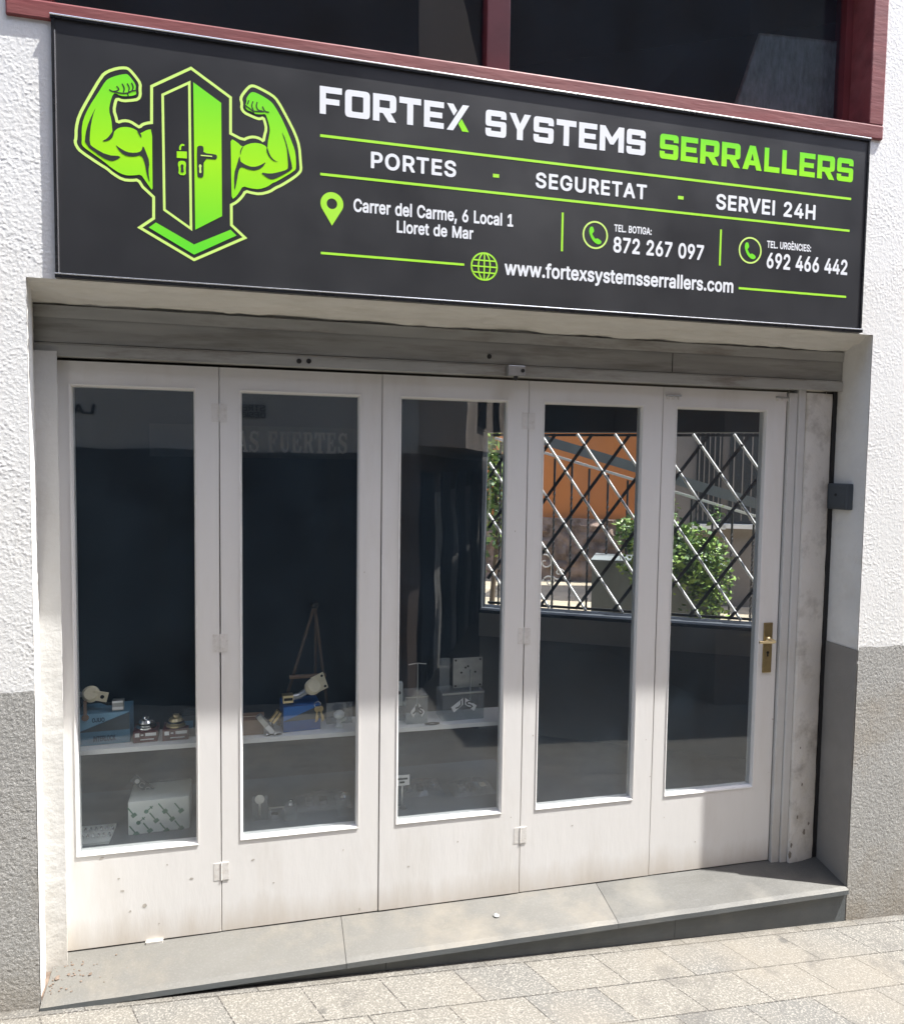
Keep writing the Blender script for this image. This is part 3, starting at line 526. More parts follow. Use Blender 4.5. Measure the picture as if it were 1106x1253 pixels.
for x0, x1 in ((XL+.004, 1.2), (1.2015, 2.35), (2.3515, XR-.006)): add_box(bm, x0, x1, -.006, .2, -.34, ZF-.021)
obj('riser', bm, 'step_riser', stp)
bm = B(); add_box(bm, XL+.004, XR-.006, .0, .19, -.34, ZF-.03); obj('mortar_bed', bm, 'mortar', stp)
box_part('mortar_fill', 'crumb_brown', stp, .02, XL+.0025, .008, .2, -.3, -.092)
# crumbs of broken mortar at the left end
bm = B()
for k in range(60):
    x = XL+.01+abs(random.gauss(0, .09)); y = .02+random.random()*.13; r = random.uniform(.0012, .0042)*(1 if random.random() < .88 else 2)
    z = ZF+(ZS-ZF)*(y+.02)/.2; m4 = Matrix.Translation((x, y, z+r*.2)) @ Matrix.Rotation(random.random()*3, 4, 'Z') @ Matrix.Diagonal((r*random.uniform(.7, 1.6), r, r*.45, 1))
    bmesh.ops.create_icosphere(bm, subdivisions=1, radius=1, matrix=m4)
for f in bm.verts: f.co += Vector((random.uniform(-1, 1), random.uniform(-1, 1), random.uniform(-.3, .3)))*.0007
tag(obj('mortar_crumbs', bm, 'crumb_brown'), 'reddish crumbs of broken mortar lying on the left end of the step', 'rubble', kind='stuff')
bm = B(); p = at(608, 1123, .08); add_lathe(bm, [(.012, 0), (.013, .002), (.006, .004), (.003, .002)], (p.x, .09, -.083), seg=14)
obj('floor_bolt_socket', bm, 'steel_dull', stp)

# ------------------------------------------------------------------ roller shutter over the doors
rs = thing('roller_shutter', 'grey steel roller shutter box rolled up above the white doors', 'shutter', (1.6, .17, 2.0))
bm = B(); add_box(bm, .03, XR-.004, .150, .30, 2.022, 2.139); obj('shutter_housing', bm, 'shutter_steel', rs)
bm = B(); add_prism(bm, [(.03, .146, 2.100), (.03, .149, 2.108), (.03, .1495, 2.139), (.03, .143, 2.139)][::-1], (XR-.034, 0, 0)); obj('shutter_lip', bm, 'shutter_edge', rs)
bm = B(); add_prism(bm, [(.03, .142, 1.978), (.03, .142, 2.012), (.03, .149, 2.020), (.03, .20, 2.020), (.03, .20, 1.978)][::-1], (XR-.036, 0, 0)); obj('bottom_bar', bm, 'shutter_edge', rs)
bm = B(); add_box(bm, .05, 3.13, .156, .30, 1.9795, 2.0215); obj('shutter_slat', bm, 'seam_dark', rs)
bm = B(); add_box(bm, 3.132, XR-.003, .172, .214, -.15, 2.02); obj('guide_rail', bm, 'rubber_black', rs)
p0, p1 = at(620, 447, .13), at(641, 461, .13)
bm = B(); add_box(bm, p0.x, p1.x, .112, .142, p1.z, p0.z, bevel=.004); lk = obj('shutter_lock', bm, 'steel_dull', rs)
bm = B(); add_lathe(bm, [(.008, -.006), (.008, .012), (.004, .014)], ((p0.x+p1.x)/2, .125, p1.z-.002), (0, 0, -1), 12); obj('lock_bolt', bm, 'dark_iron', lk)
bm = B(); add_lathe(bm, [(.007, 0), (.007, .004)], (p1.x-.012, .1115, (p0.z+p1.z)/2), (0, -1, 0), 12); obj('lock_cylinder', bm, 'dark_iron', lk)
for u, v in ((366, 442), (378, 442), (599, 436)):
    p = at(u, v, .146); bm = B(); add_lathe(bm, [(.009, 0), (.008, .003), (.004, .004), (.003, .006)], (p.x, .1495 if v < 438 else .142, p.z), (0, -1, 0), 12); obj('shutter_bolt', bm, 'dark_iron', rs)
for x in (2.35,):
    bm = B(); add_box(bm, x, x+.0025, .1485, .152, 2.024, 2.098); obj('housing_joint', bm, 'seam_dark', rs)

# shutter key switch on the right reveal
pk = at(1019, 597, .15)
sw = thing('shutter_switch', 'small dark grey square shutter key switch on the shaded right reveal', 'switch', (XR-.02, .12, 1.53))
bm = B(); add_box(bm, XR-.033, XR+.002, .060, .175, 1.478, 1.588, bevel=.008); obj('switch_box', bm, 'switch_plastic', sw)
bm = B(); add_box(bm, XR-.036, XR-.032, .07, .165, 1.488, 1.578, bevel=.0015); obj('switch_cover', bm, 'switch_plastic', sw)
bm = B(); add_lathe(bm, [(.006, 0), (.006, .002)], (XR-.036, .12, 1.54), (-1, 0, 0), 14); obj('key_slot', bm, 'rubber_black', sw)

# ------------------------------------------------------------------ the five folding door leaves
EDGES = [.113, .6285, 1.199, 1.7645, 2.336, 2.913]
GLASS = [(.160, .543), (.7035, 1.1125), (1.2725, 1.6765), (1.8350, 2.2440), (2.4055, 2.8130)]
GZ0, GZ1 = .281, 1.884
LABELS = ['white folding door leaf at the left jamb, patterned key box behind its lower glass',
          'white folding door leaf with the reading AS FUERTES and blue box behind its glass',
          'middle white folding door leaf with steel plates and two white tags behind its glass',
          'white folding door leaf, orange wall seen through the lattice in its glass',
          'white folding door leaf with the brass handle plate, beside the right jamb']
def frame_ring(bm, xo0, xo1, zo0, zo1, xi0, xi1, zi0, zi1, y0, y1):
    """leaf of stiles and rails in one piece with an opening"""
    o = [(xo0, zo0), (xo1, zo0), (xo1, zo1), (xo0, zo1)]; i = [(xi0, zi0), (xi1, zi0), (xi1, zi1), (xi0, zi1)]
    V = lambda pts, y: [bm.verts.new((x, y, z)) for x, z in pts]
    of, inf, ob, inb = V(o, y0), V(i, y0), V(o, y1), V(i, y1)
    for k in range(4):
        n = (k+1) % 4
        bm.faces.new((of[k], of[n], inf[n], inf[k])); bm.faces.new((ob[k], ob[n], inb[n], inb[k]))
        bm.faces.new((of[k], of[n], ob[n], ob[k])); bm.faces.new((inf[k], inf[n], inb[n], inb[k]))
def scuffs(bm, pts, y):
    for u, v, r, el in pts:
        p = at(u, v, y); n = 9; a0 = random.uniform(-.5, .5)
        vs = []
        for k in range(n):
            a = k*6.283/n; rr = r*random.uniform(.55, 1.1); x = rr*el*math.cos(a); z = rr*math.sin(a)
            vs.append(bm.verts.new((p.x + x*math.cos(a0)-z*math.sin(a0), y-.0006, p.z + x*math.sin(a0)+z*math.cos(a0))))
        bm.faces.new(vs)
    for f in bm.faces:
        f.normal_update()
        if f.normal.y > 0: f.normal_flip()
SCUFF = [[(125,1050,.006,1.5),(150,1090,.004,2),(205,1058,.003,1.3),(178,1108,.008,1.2),(195,1130,.003,1),(146,1075,.003,2),(160,1115,.004,1.5),(235,1075,.004,2)],
         [(335,1080,.003,1.5),(440,1112,.006,.8),(310,1052,.003,3),(420,1040,.003,1),(446,700,.003,1)],
         [(560,1030,.0035,1.2),(625,1000,.003,1),(500,1060,.003,2),(630,650,.003,1)],
         [(790,905,.003,1),(700,1010,.003,2),(652,900,.004,.7),(795,950,.003,1)],
         [(812,1000,.003,1),(945,880,.003,2),(850,1030,.003,1.4),(940,945,.002,1)]]
HINGES = {0: [(266, 505), (268, 787), (273, 1066)], 2: [(643, 515), (641, 778), (636, 1022)]}
for i in range(5):
    x0, x1 = EDGES[i]+.0008, EDGES[i+1]-.0008; g0, g1 = GLASS[i]
    lf = thing('folding_door', LABELS[i], 'door', ((x0+x1)/2, YD, ZS), 'folding door leaves of the shop front')
    lean = (0, .0012, -.0006, .0008, .002)[i]
    y0 = YD + lean; ins = .009
    bm = B(); frame_ring(bm, x0, x1, ZS+.006, 1.968, g0-ins, g1+ins, GZ0-ins, GZ1+ins, y0, y0+.042)
    outer = [e for e in bm.edges if abs(e.verts[0].co.y-y0) < 1e-5 and abs(e.verts[1].co.y-y0) < 1e-5 and len(e.link_faces) == 2 and any(abs(f.normal.y) < .5 or True for f in e.link_faces)
             and ((abs(e.verts[0].co.x-x0) < 1e-5 and abs(e.verts[1].co.x-x0) < 1e-5) or (abs(e.verts[0].co.x-x1) < 1e-5 and abs(e.verts[1].co.x-x1) < 1e-5))]
    bmesh.ops.bevel(bm, geom=outer, offset=.0016, segments=2, affect='EDGES')
    lfm = obj('door_frame', bm, 'door_paint', lf)
    # bead: sloping strip from the face down to the glass
    bm = B(); o = [(g0-ins, GZ0-ins), (g1+ins, GZ0-ins), (g1+ins, GZ1+ins), (g0-ins, GZ1+ins)]; n_ = [(g0, GZ0), (g1, GZ0), (g1, GZ1), (g0, GZ1)]
    fo = [bm.verts.new((x+ (.0005 if k in (0,3) else -.0005), y0-.0025, z)) for k, (x, z) in enumerate(o)]; mi = [bm.verts.new(((x+p)/2, y0-.001, (z+q)/2)) for (x, z), (p, q) in zip(o, n_)]
    fi = [bm.verts.new((x, y0+.013, z)) for x, z in n_]; bk = [bm.verts.new((x, y0+.040, z)) for x, z in n_]; fr = [bm.verts.new((x, y0+.001, z)) for x, z in o]
    for k in range(4):
        m_ = (k+1) % 4
        bm.faces.new((fr[k], fr[m_], fo[m_], fo[k])); bm.faces.new((fo[k], fo[m_], mi[m_], mi[k])); bm.faces.new((mi[k], mi[m_], fi[m_], fi[k])); bm.faces.new((fi[k], fi[m_], bk[m_], bk[k]))
    obj('glazing_bead', bm, 'bead_paint', lf)
    bm = B(); add_box(bm, g0-.004, g1+.004, y0+.0145, y0+.0195, GZ0-.004, GZ1+.004); obj('glass_pane', bm, 'door_glass', lf)
    bm = B(); scuffs(bm, SCUFF[i], y0); obj('paint_chips', bm, 'chipped_paint', lf, fix=False)
    for (u, v) in HINGES.get(i, ()):
        p = at(u, v, y0); xh = x1+.0008; bm = B(); add_box(bm, xh-.026, xh-.003, y0-.0008, y0+.001, p.z-.032, p.z+.032)
        h = obj('hinge', bm, 'old_hinge_paint', lf)
        bm = B(); add_tube(bm, [(xh, y0-.0006, p.z-.033), (xh, y0-.0006, p.z+.033)], .0026, 10); obj('hinge_pin', bm, 'old_hinge_paint', h)
        bm = B(); add_box(bm, xh+.003, xh+.026, y0-.0008, y0+.001, p.z-.032, p.z+.032); obj('hinge_plate', bm, 'old_hinge_paint', h)
    if i == 0:
        p = at(190, 1152, y0); bm = B(); add_box(bm, p.x-.03, p.x+.028, y0-.012, y0+.002, p.z-.010, p.z+.008, bevel=.002); obj('door_stop_block', bm, 'jamb_paint', lf)
    if i == 4:
        for u, v, w in ((824, 486, .05), (957, 488, .05)):
            p = at(u, v, y0); bm = B(); add_box(bm, p.x-w*.6, p.x-w*.45, y0-.006, y0+.002, p.z-.010, p.z+.010); add_box(bm, p.x-w*.1, p.x+w*.02, y0-.006, y0+.002, p.z-.010, p.z+.010)
            add_box(bm, p.x+w*.4, p.x+w*.52, y0-.006, y0+.002, p.z-.010, p.z+.010)
            bo = obj('door_bolt', bm, 'old_hinge_paint', lf)
            bm = B(); add_tube(bm, [(p.x-w*.7, y0-.005, p.z+.005), (p.x+w*.6, y0-.005, p.z+.005)], .0035, 8); obj('bolt_rod', bm, 'steel_dull', bo)
        a, b = at(934, 762, y0), at(947, 822, y0); bm = B(); add_box(bm, a.x, a.x+.042, y0-.006, y0+.001, b.z, a.z, bevel=.0025); pl = obj('handle_plate', bm, 'brass', lf)
        zc = at(940, 782, y0).z; xc = a.x+.021
        bm = B(); add_lathe(bm, [(.013, 0), (.012, .006), (.008, .010), (.0075, .040)], (xc, y0-.006, zc), (0, -1, 0), 16)
        add_tube(bm, [(xc, y0-.046, zc), (xc-.006, y0-.050, zc), (xc-.030, y0-.052, zc+.001), (xc-.075, y0-.050, zc+.001)], [.0075, .007, .0062, .0055], 10); obj('door_lever', bm, 'brass_bright', pl)
        zk = at(940, 799, y0).z; bm = B(); add_lathe(bm, [(.006, 0), (.006, .0012)], (xc, y0-.006, zk+.004), (0, -1, 0), 14); add_box(bm, xc-.003, xc+.003, y0-.0072, y0-.0055, zk-.013, zk+.001); obj('keyhole', bm, 'rubber_black', pl)
        for zz in (a.z-.008, b.z+.008):
            bm = B(); add_lathe(bm, [(.0035, 0), (.003, .0012)], (xc, y0-.006, zz), (0, -1, 0), 10); obj('plate_screw', bm, 'brass', pl)

# ------------------------------------------------------------------ lettering
GLYPH = {}
for _l in GLYPH_DATA.strip('\n').split('\n'):
    _p = _l[1:].split('|'); GLYPH[_l[0]] = (int(_p[0]), [[tuple(map(int, q.split(','))) for q in lp.split(' ')] for lp in _p[1:]])
CAPH = 254.0 + 24
def text_loops(s, track=0):
    out = []; x = 0
    for ch in s:
        if ch == ' ': x += 120 + track; continue
        adv, loops = GLYPH[ch]; out.append([[(a+x, b) for a, b in lp] for lp in loops]); x += adv + track
    return out
def set_text(s, x0, x1, zb, h, to3d, name, m, parent, track=0):
    """words fitted between x0 and x1, baseline zb, capital height h"""
    gl = text_loops(s, track); xs = [a for g in gl for lp in g for a, b in lp]; lo, hi = min(xs), max(xs); k = (x1-x0)/(hi-lo); q = h/CAPH
    bm = B()
    for g in gl: fill(bm, [[((a-lo)*k+x0, (b+12)*q+zb) for a, b in lp] for lp in g], to3d)
    return obj(name, bm, m, parent, fix=False)
# ------------------------------------------------------------------ the shop sign
YS = -.0135
sg = thing('shop_sign', 'long black locksmith sign with green strongman door emblem and white lettering', 'sign', (1.63, YS, 2.2))
SX0, SX1, SZ_0, SZ_1 = .172, 3.083, 2.203, 2.940
ZTL, ZTR = 2.964, 2.944        # the top edge falls slightly to the right
def sign_bar(bm, y0, y1, xa, xb, la, lb, ra, rb):
    add_prism(bm, [(xa, y0, la), (xb, y0, ra), (xb, y0, rb), (xa, y0, lb)], (0, y1-y0, 0))
bm = B(); sign_bar(bm, YS+.0015, .001, SX0+.004, SX1-.004, SZ_0+.004, ZTL-.009, SZ_0+.004, ZTR-.009); obj('sign_panel', bm, 'sign_black', sg)
bm = B()
sign_bar(bm, YS-.0038, .001, SX0-.006, SX1+.004, ZTL-.0105, ZTL, ZTR-.0105, ZTR); add_box(bm, SX0-.004, SX1+.004, YS-.007, .001, SZ_0-.012, SZ_0-.001)
add_box(bm, SX0-.004, SX0+.0045, YS-.001, .001, SZ_0-.001, ZTL-.011); add_box(bm, SX1-.0045, SX1+.003, YS-.002, .001, SZ_0-.001, ZTR-.011)
obj('sign_frame', bm, 'sign_frame', sg)
bm = B(); add_box(bm, SX0-.004, SX1+.003, YS-.0075, .0, SZ_0-.001, SZ_0+.0025); add_box(bm, SX0+.0045, SX0+.0075, YS-.002, .0, SZ_0+.0025, ZTL-.045)
add_tube(bm, [(SX0-.006, YS-.0035, ZTL-.001), (SX1+.004, YS-.0035, ZTR-.001)], .0024, 10); add_tube(bm, [(SX0-.004, YS-.0065, SZ_0+.0005), (SX1+.003, YS-.0065, SZ_0+.0005)], .0022, 10)
obj('sign_edge_trim', bm, 'aluminium', sg)
YF = YS + .0015
def L3(k):                      # printing layers, a fraction of a millimetre apart
    return lambda x, z: Vector((x, YF - .0004*k, z))
def sp(u, v):
    p = at(u, v, YF); return (p.x, p.z)
def seg2(p, q, a, b):
    return None
def stroke(points, w, closed=False):
    """outline of a line of width w (mitred); closed lines give two loops"""
    P = [Vector((a, b)) for a, b in points]; n = len(P); lo, hi = [], []
    for i in range(n):
        a = P[i-1] if (i > 0 or closed) else None; c = P[(i+1) % n] if (i < n-1 or closed) else None
        d1 = (P[i]-a).normalized() if a is not None else None; d2 = (c-P[i]).normalized() if c is not None else None
        if d1 is None: d1 = d2
        if d2 is None: d2 = d1
        n1 = Vector((-d1.y, d1.x)); n2 = Vector((-d2.y, d2.x)); m = (n1+n2)
        m = m.normalized() if m.length > 1e-6 else n1
        s = w/2/max(.35, m.dot(n1)); lo.append(P[i]-m*s); hi.append(P[i]+m*s)
    t = lambda l: [(p.x, p.y) for p in l]
    return [t(hi), t(lo)] if closed else [t(hi)+t(lo)[::-1]]
def smooth_loop(pts, it=1, closed=True):
    for _ in range(it):
        out = []
        n = len(pts)
        for i in range(n if closed else n-1):
            a, b = pts[i], pts[(i+1) % n]
            out += [(a[0]*.75+b[0]*.25, a[1]*.75+b[1]*.25), (a[0]*.25+b[0]*.75, a[1]*.25+b[1]*.75)]
        pts = out if closed else [pts[0]] + out + [pts[-1]]
    return pts
cl = lambda pts: [sp(80+x*.135747, 70+y*.135747) for x, y in pts]        # left arm of the emblem
cr = lambda pts: [sp(260+x*.135747, 90+y*.135747) for x, y in pts]       # right arm
cc = lambda pts: [sp(160+x*.207469, 70+y*.207469) for x, y in pts]       # door
lg = bpy.data.objects.new('emblem', None)
ring = (cc([(357,65),(590,238),(590,450)]) + smooth_loop(cr([(165,540),(280,600),(320,578),(375,570),(430,586),(462,612),(470,560),(487,500),(475,440),(460,398),(430,410),(400,405),(340,378),(290,355),(262,315),(268,270),(255,225),(275,185),(330,120),(365,108),(420,130),(540,195),(590,245),(680,410),(750,550),(785,660),(795,800),(800,860),(790,890),(740,935),(620,1010),(570,1030),(520,1065),(430,1088),(350,1075),(300,1060),(270,1110),(220,1160),(172,1185)]), 1, False)
        + cc([(595,870),(595,990),(675,1065),(375,1195),(55,1005),(137,950),(137,825)])
        + smooth_loop(cl([(700,1170),(660,1105),(600,1112),(520,1105),(430,1050),(380,1005),(320,970),(140,850),(105,805),(90,760),(100,730),(100,640),(125,530),(200,390),(330,170),(380,130),(470,100),(545,95),(580,110),(640,180),(680,240),(675,290),(680,340),(660,380),(600,390),(520,395),(470,375),(455,400),(440,480),(460,540),(470,590),(530,570),(590,580),(650,620),(672,632),(700,605),(750,592),(780,590)]), 1, False)
        + cc([(125,172)]))
ring = [p for i, p in enumerate(ring) if (Vector(p)-Vector(ring[i-1])).length > .0016]
bm = B(); fill(bm, [ring], L3(.5)); emb = obj('emblem', bm, 'sign_black', sg, fix=False)
bm = B(); fill(bm, stroke(ring, .0085, True), L3(1)); fill(bm, stroke(cc([(347,150),(190,222),(200,900),(357,1012)]), .0075, True), L3(1)); obj('emblem_outline', bm, 'vinyl_ring', emb, fix=False)
bm = B()
fill(bm, [smooth_loop(cl([(568,155),(540,152),(470,165),(400,190),(365,215),(300,320),(215,450),(165,560),(150,650),(152,740),(148,780),(165,810),(250,870),(350,940),(420,1000),(500,1050),(560,1068),(630,1065),(685,1058),(720,1110),(755,1160),(790,1208),(788,1100),(786,900),(785,650),(740,655),(690,682),(675,688),(650,662),(600,637),(545,628),(490,635),(450,660),(430,700),(425,640),(418,560),(395,480),(410,400),(432,335),(455,325),(500,350),(560,354),(620,348),(642,335),(640,310),(635,285),(640,260),(620,220)]), 1)], L3(2))
fill(bm, [smooth_loop(cr([(370,165),(340,175),(305,225),(310,250),(298,290),(305,325),(360,348),(385,365),(440,370),(472,365),(485,378),(500,420),(520,500),(512,560),(500,620),(497,680),(480,652),(430,630),(370,625),(310,640),(272,664),(225,620),(165,585),(168,700),(172,1000),(175,1138),(215,1110),(250,1060),(275,1015),(340,1035),(420,1045),(500,1020),(545,985),(570,980),(740,880),(757,850),(750,720),(730,650),(640,430),(560,290),(520,245),(430,190)]), 1)], L3(2))
fill(bm, [cc([(370,148),(535,270),(540,938),(382,1018)])], L3(2)); fill(bm, [cc([(150,975),(375,1105),(590,1018),(625,1052),(375,1165),(108,1005)])], L3(2))
fill(bm, [cc([(273,555),(333,557),(333,598),(273,594)])], L3(2)); fill(bm, stroke(cc([(293,548),(293,532),(298,521),(307,517),(318,520)]), .0055), L3(2))
fill(bm, [smooth_loop(cc([(285,612),(320,612),(329,630),(325,658),(328,698),(282,694),(286,655),(279,632)]), 1)], L3(2))
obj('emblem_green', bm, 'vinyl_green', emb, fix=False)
bm = B()
for f, lp in ((cl, [(330,758),(380,735),(415,690),(440,650),(442,690),(420,740),(370,760)]),
              (cl, [(285,440),(250,530),(228,650),(222,780),(250,812),(380,885),(512,893),(470,925),(420,940),(340,910),(180,790),(185,690),(215,580)]),
              (cl, [(450,785),(500,825),(560,857),(630,865),(690,850),(703,790),(735,870),(762,940),(752,1040),(767,1145),(735,1050),(722,960),(690,882),(630,898),(560,895),(500,860)]),
              (cl, [(645,655),(685,690),(692,735),(668,700)]),
              (cr, [(492,655),(520,740),(560,785),(602,800),(555,792),(515,757),(488,700)]),
              (cr, [(620,505),(662,600),(688,700),(722,845),(715,870),(600,935),(540,957),(500,945),(430,890),(520,905),(600,890),(672,868),(685,845),(680,760),(672,660)]),
              (cr, [(262,800),(310,830),(370,845),(430,830),(490,793),(450,850),(390,876),(330,868),(285,848),(255,842),(235,885),(222,970),(200,1075),(198,900),(220,830),(248,735),(252,785)]),
              (cr, [(290,640),(262,695),(255,745),(250,690)])):
    bm = B(); fill(bm, [smooth_loop(f(lp), 1)], L3(3)); obj('emblem_shading', bm, 'vinyl_dark', emb, fix=False)
w = .0035; bm = B()
for f, ln in ((cl, [(400,292),(430,312),(470,305),(490,290),(465,262)]), (cl, [(440,312),(500,325),(560,328),(600,305),(642,300)]), (cl, [(515,240),(537,280),(528,318)]), (cl, [(560,238),(582,272),(574,315)]), (cl, [(600,232),(618,268),(604,304)]), (cl, [(562,325),(572,352)]),
              (cr, [(512,350),(475,345),(452,298)]), (cr, [(405,258),(395,300),(418,335),(452,338)]), (cr, [(368,252),(354,290),(370,330)]), (cr, [(330,242),(318,278)]), (cr, [(298,288),(340,318),(370,342),(470,345)]), (cr, [(366,335),(375,362)])):
    fill(bm, stroke(smooth_loop(f(ln), 1, False), w), L3(3+.15*random.random()))
fill(bm, [smooth_loop(cc([(400,523),(424,523),(432,535),(430,566),(500,573),(511,582),(509,600),(497,605),(432,597),(432,700),(424,712),(402,710),(394,700),(392,535)]), 1)], L3(3))
fill(bm, [smooth_loop(cc([(304,630),(314,638),(312,655),(317,680),(295,680),(299,655),(295,640)]), 1)], L3(3))
obj('emblem_shading', bm, 'vinyl_dark', emb, fix=False)
bm = B(); fill(bm, stroke(cc([(415,580),(482,586)]), .0035), L3(4)); fill(bm, [smooth_loop(cc([(411,630),(421,642),(416,657),(420,685),(405,684),(407,657),(402,642)]), 1)], L3(4)); obj('emblem_highlight', bm, 'vinyl_ring', emb, fix=False)

# big chamfered capitals of the shop name
def rc(loop, rad):
    out = []
    for i, p in enumerate(loop):
        r = rad.get(i, 0)
        if not r: out.append(p); continue
        a, b = Vector(loop[i-1]), Vector(loop[(i+1) % len(loop)]); P = Vector(p)
        p1 = P + (a-P).normalized()*r; p2 = P + (b-P).normalized()*r
        for k in range(5):
            t = k/4; q = p1*(1-t)**2 + P*2*t*(1-t) + p2*t*t; out.append((q.x, q.y))
    return out
r_ = .17
BIG = {
 'F': (.92, [[[(0,0),(.28,0),(.28,.36),(.89,.36),(.89,.57),(.28,.57),(.28,.77),(1,.77),(1,1),(0,1)]]]),
 'O': (1.05, [[rc([(0,0),(1,0),(1,1),(0,1)], {0:r_,1:r_,2:r_,3:r_}), rc([(.27,.22),(.73,.22),(.73,.78),(.27,.78)], {0:.05,1:.05,2:.05,3:.05})]]),
 'R': (1.0, [[rc([(0,0),(.28,0),(.28,.31),(.42,.31),(.68,0),(1,0),(.76,.33),(1,.38),(1,1),(0,1)], {7:.12,8:r_}), [(.28,.51),(.72,.51),(.72,.78),(.28,.78)]]]),
 'T': (.95, [[[(.36,0),(.64,0),(.64,.77),(1,.77),(1,1),(0,1),(0,.77),(.36,.77)]]]),
 'E': (.88, [[[(0,0),(1,0),(1,.22),(.30,.22),(.30,.39),(.92,.39),(.92,.60),(.30,.60),(.30,.78),(1,.78),(1,1),(0,1)]]]),
 'X': (1.0, [[[(0,0),(.29,0),(1,1),(.71,1)]], [[(0,1),(.29,1),(.46,.76),(.315,.555)]]]),
 'S': (.95, [[rc([(0,0),(1,0),(1,.6),(.27,.6),(.27,.78),(.73,.78),(.73,.69),(1,.69),(1,1),(0,1),(0,.39),(.73,.39),(.73,.22),(.27,.22),(.27,.31),(0,.31)], {0:r_,1:r_,2:.12,8:r_,9:r_,10:.12})]]),
 'Y': (1.0, [[[(.36,0),(.64,0),(.64,.38),(1,1),(.70,1),(.5,.62),(.30,1),(0,1),(.36,.38)]]]),
 'M': (1.2, [[[(0,0),(.23,0),(.23,.60),(.43,.28),(.57,.28),(.77,.60),(.77,0),(1,0),(1,1),(.78,1),(.5,.56),(.22,1),(0,1)]]]),
 'A': (1.05, [[[(0,0),(.28,0),(.35,.19),(.65,.19),(.72,0),(1,0),(.65,1),(.35,1)], [(.42,.39),(.58,.39),(.5,.68)]]]),
 'L': (.85, [[[(0,0),(1,0),(1,.23),(.29,.23),(.29,1),(0,1)]]]),
}
def big_word(word, a, b, h0, name, m, k=1):
    (x0, z0), (x1, z1) = sp(*a), sp(*b); tot = sum(BIG[c][0] for c in word) + .13*(len(word)-1); u = (x1-x0)/tot; x = x0; zb = (z0+z1)/2
    h = sp(a[0], a[1]-h0)[1] - z0; bm = B()
    for c in word:
        wd, parts = BIG[c]
        for lps in parts: fill(bm, [[(x+px*wd*u, zb+pz*h) for px, pz in lp] for lp in lps], L3(k))
        x += (wd+.13)*u
    return obj(name, bm, m, sg, fix=False), x0, u, zb, h
o, x0, u_, zb, h = big_word('FORTEX', (391.3, 138.2), (573.5, 162.5), 34.0, 'name_lettering', 'vinyl_white')
tot = sum(BIG[c][0] for c in 'FORTE') + .13*5; xx = x0 + tot*u_
bm = B(); fill(bm, [[(xx+a*u_, zb+b*h) for a, b in [(.70,0),(1,0),(.665,.47),(.52,.27)]]], L3(1)); obj('letter_accent', bm, 'vinyl_green_text', sg, fix=False)
big_word('SYSTEMS', (593.7, 166.2), (789.0, 190.6), 32.4, 'name_lettering', 'vinyl_white')
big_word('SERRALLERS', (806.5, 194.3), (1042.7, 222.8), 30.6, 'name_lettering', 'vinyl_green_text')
def line_text(s, a, b, h0, track=0, m='vinyl_white'):
    (x0, z0), (x1, z1) = sp(*a), sp(*b); h = sp(a[0], a[1]-h0)[1]-z0
    set_text(s, x0, x1, (z0+z1)/2, h, L3(1), 'lettering', m, sg, track)
line_text('PORTES', (453.8, 205.6), (558, 217.2), 20.4, 22)
line_text('SEGURETAT', (655, 229.8), (790.7, 244.3), 19.0, 22)
line_text('SERVEI 24H', (875.4, 257.0), (996.8, 268.2), 19.0, 18)
line_text('Carrer del Carme, 6 Local 1', (432.5, 259.3), (627.8, 277.4), 16.2, 2)
line_text('Lloret de Mar', (485.4, 284.8), (579, 293.0), 15.0, 2)
line_text('TEL. BOTIGA:', (751.1, 283.6), (796.8, 287.4), 8.9)
line_text('872 267 097', (749.8, 308.7), (860.4, 318.6), 19.2)
line_text('TEL. URGÈNCIES:', (937.7, 303.5), (991.6, 307.9), 8.8)
line_text('692 466 442', (937.2, 328.6), (1035.8, 336.2), 19.2)
line_text('www.fortexsystemsserrallers.com', (616.9, 337.9), (896.6, 357.2), 18.0, 3)
def rule(a, b, w):
    bm = B(); (x0, z0), (x1, z1) = sp(*a), sp(*b); k = sp(a[0], a[1]-w)[1]-z0; zc = (z0+z1)/2
    if abs(x1-x0) > abs(z1-z0): fill(bm, [[(x0, zc-k/2), (x1, zc-k/2), (x1, zc+k/2), (x0, zc+k/2)]], L3(1))
    else: xc = (x0+x1)/2; fill(bm, [[(xc-k/2, z0), (xc+k/2, z0), (xc+k/2, z1), (xc-k/2, z1)]], L3(1))
    obj('rule_line', bm, 'vinyl_lime', sg, fix=False)
rule((391.9, 164.2), (1040.7, 244.9), 3.4); rule((392, 211.4), (1038.8, 283.8), 3.3)
rule((392.7, 309.2), (568, 324.2), 3.0); rule((903.3, 352.4), (1034.6, 363.5), 2.7)
rule((688, 260), (687.5, 307.5), 2.8); rule((881.3, 280.8), (880.6, 325), 2.6)
rule((603, 214.6), (610.6, 215.6), 4.4); rule((829.2, 241.6), (836, 242.4), 4.2)
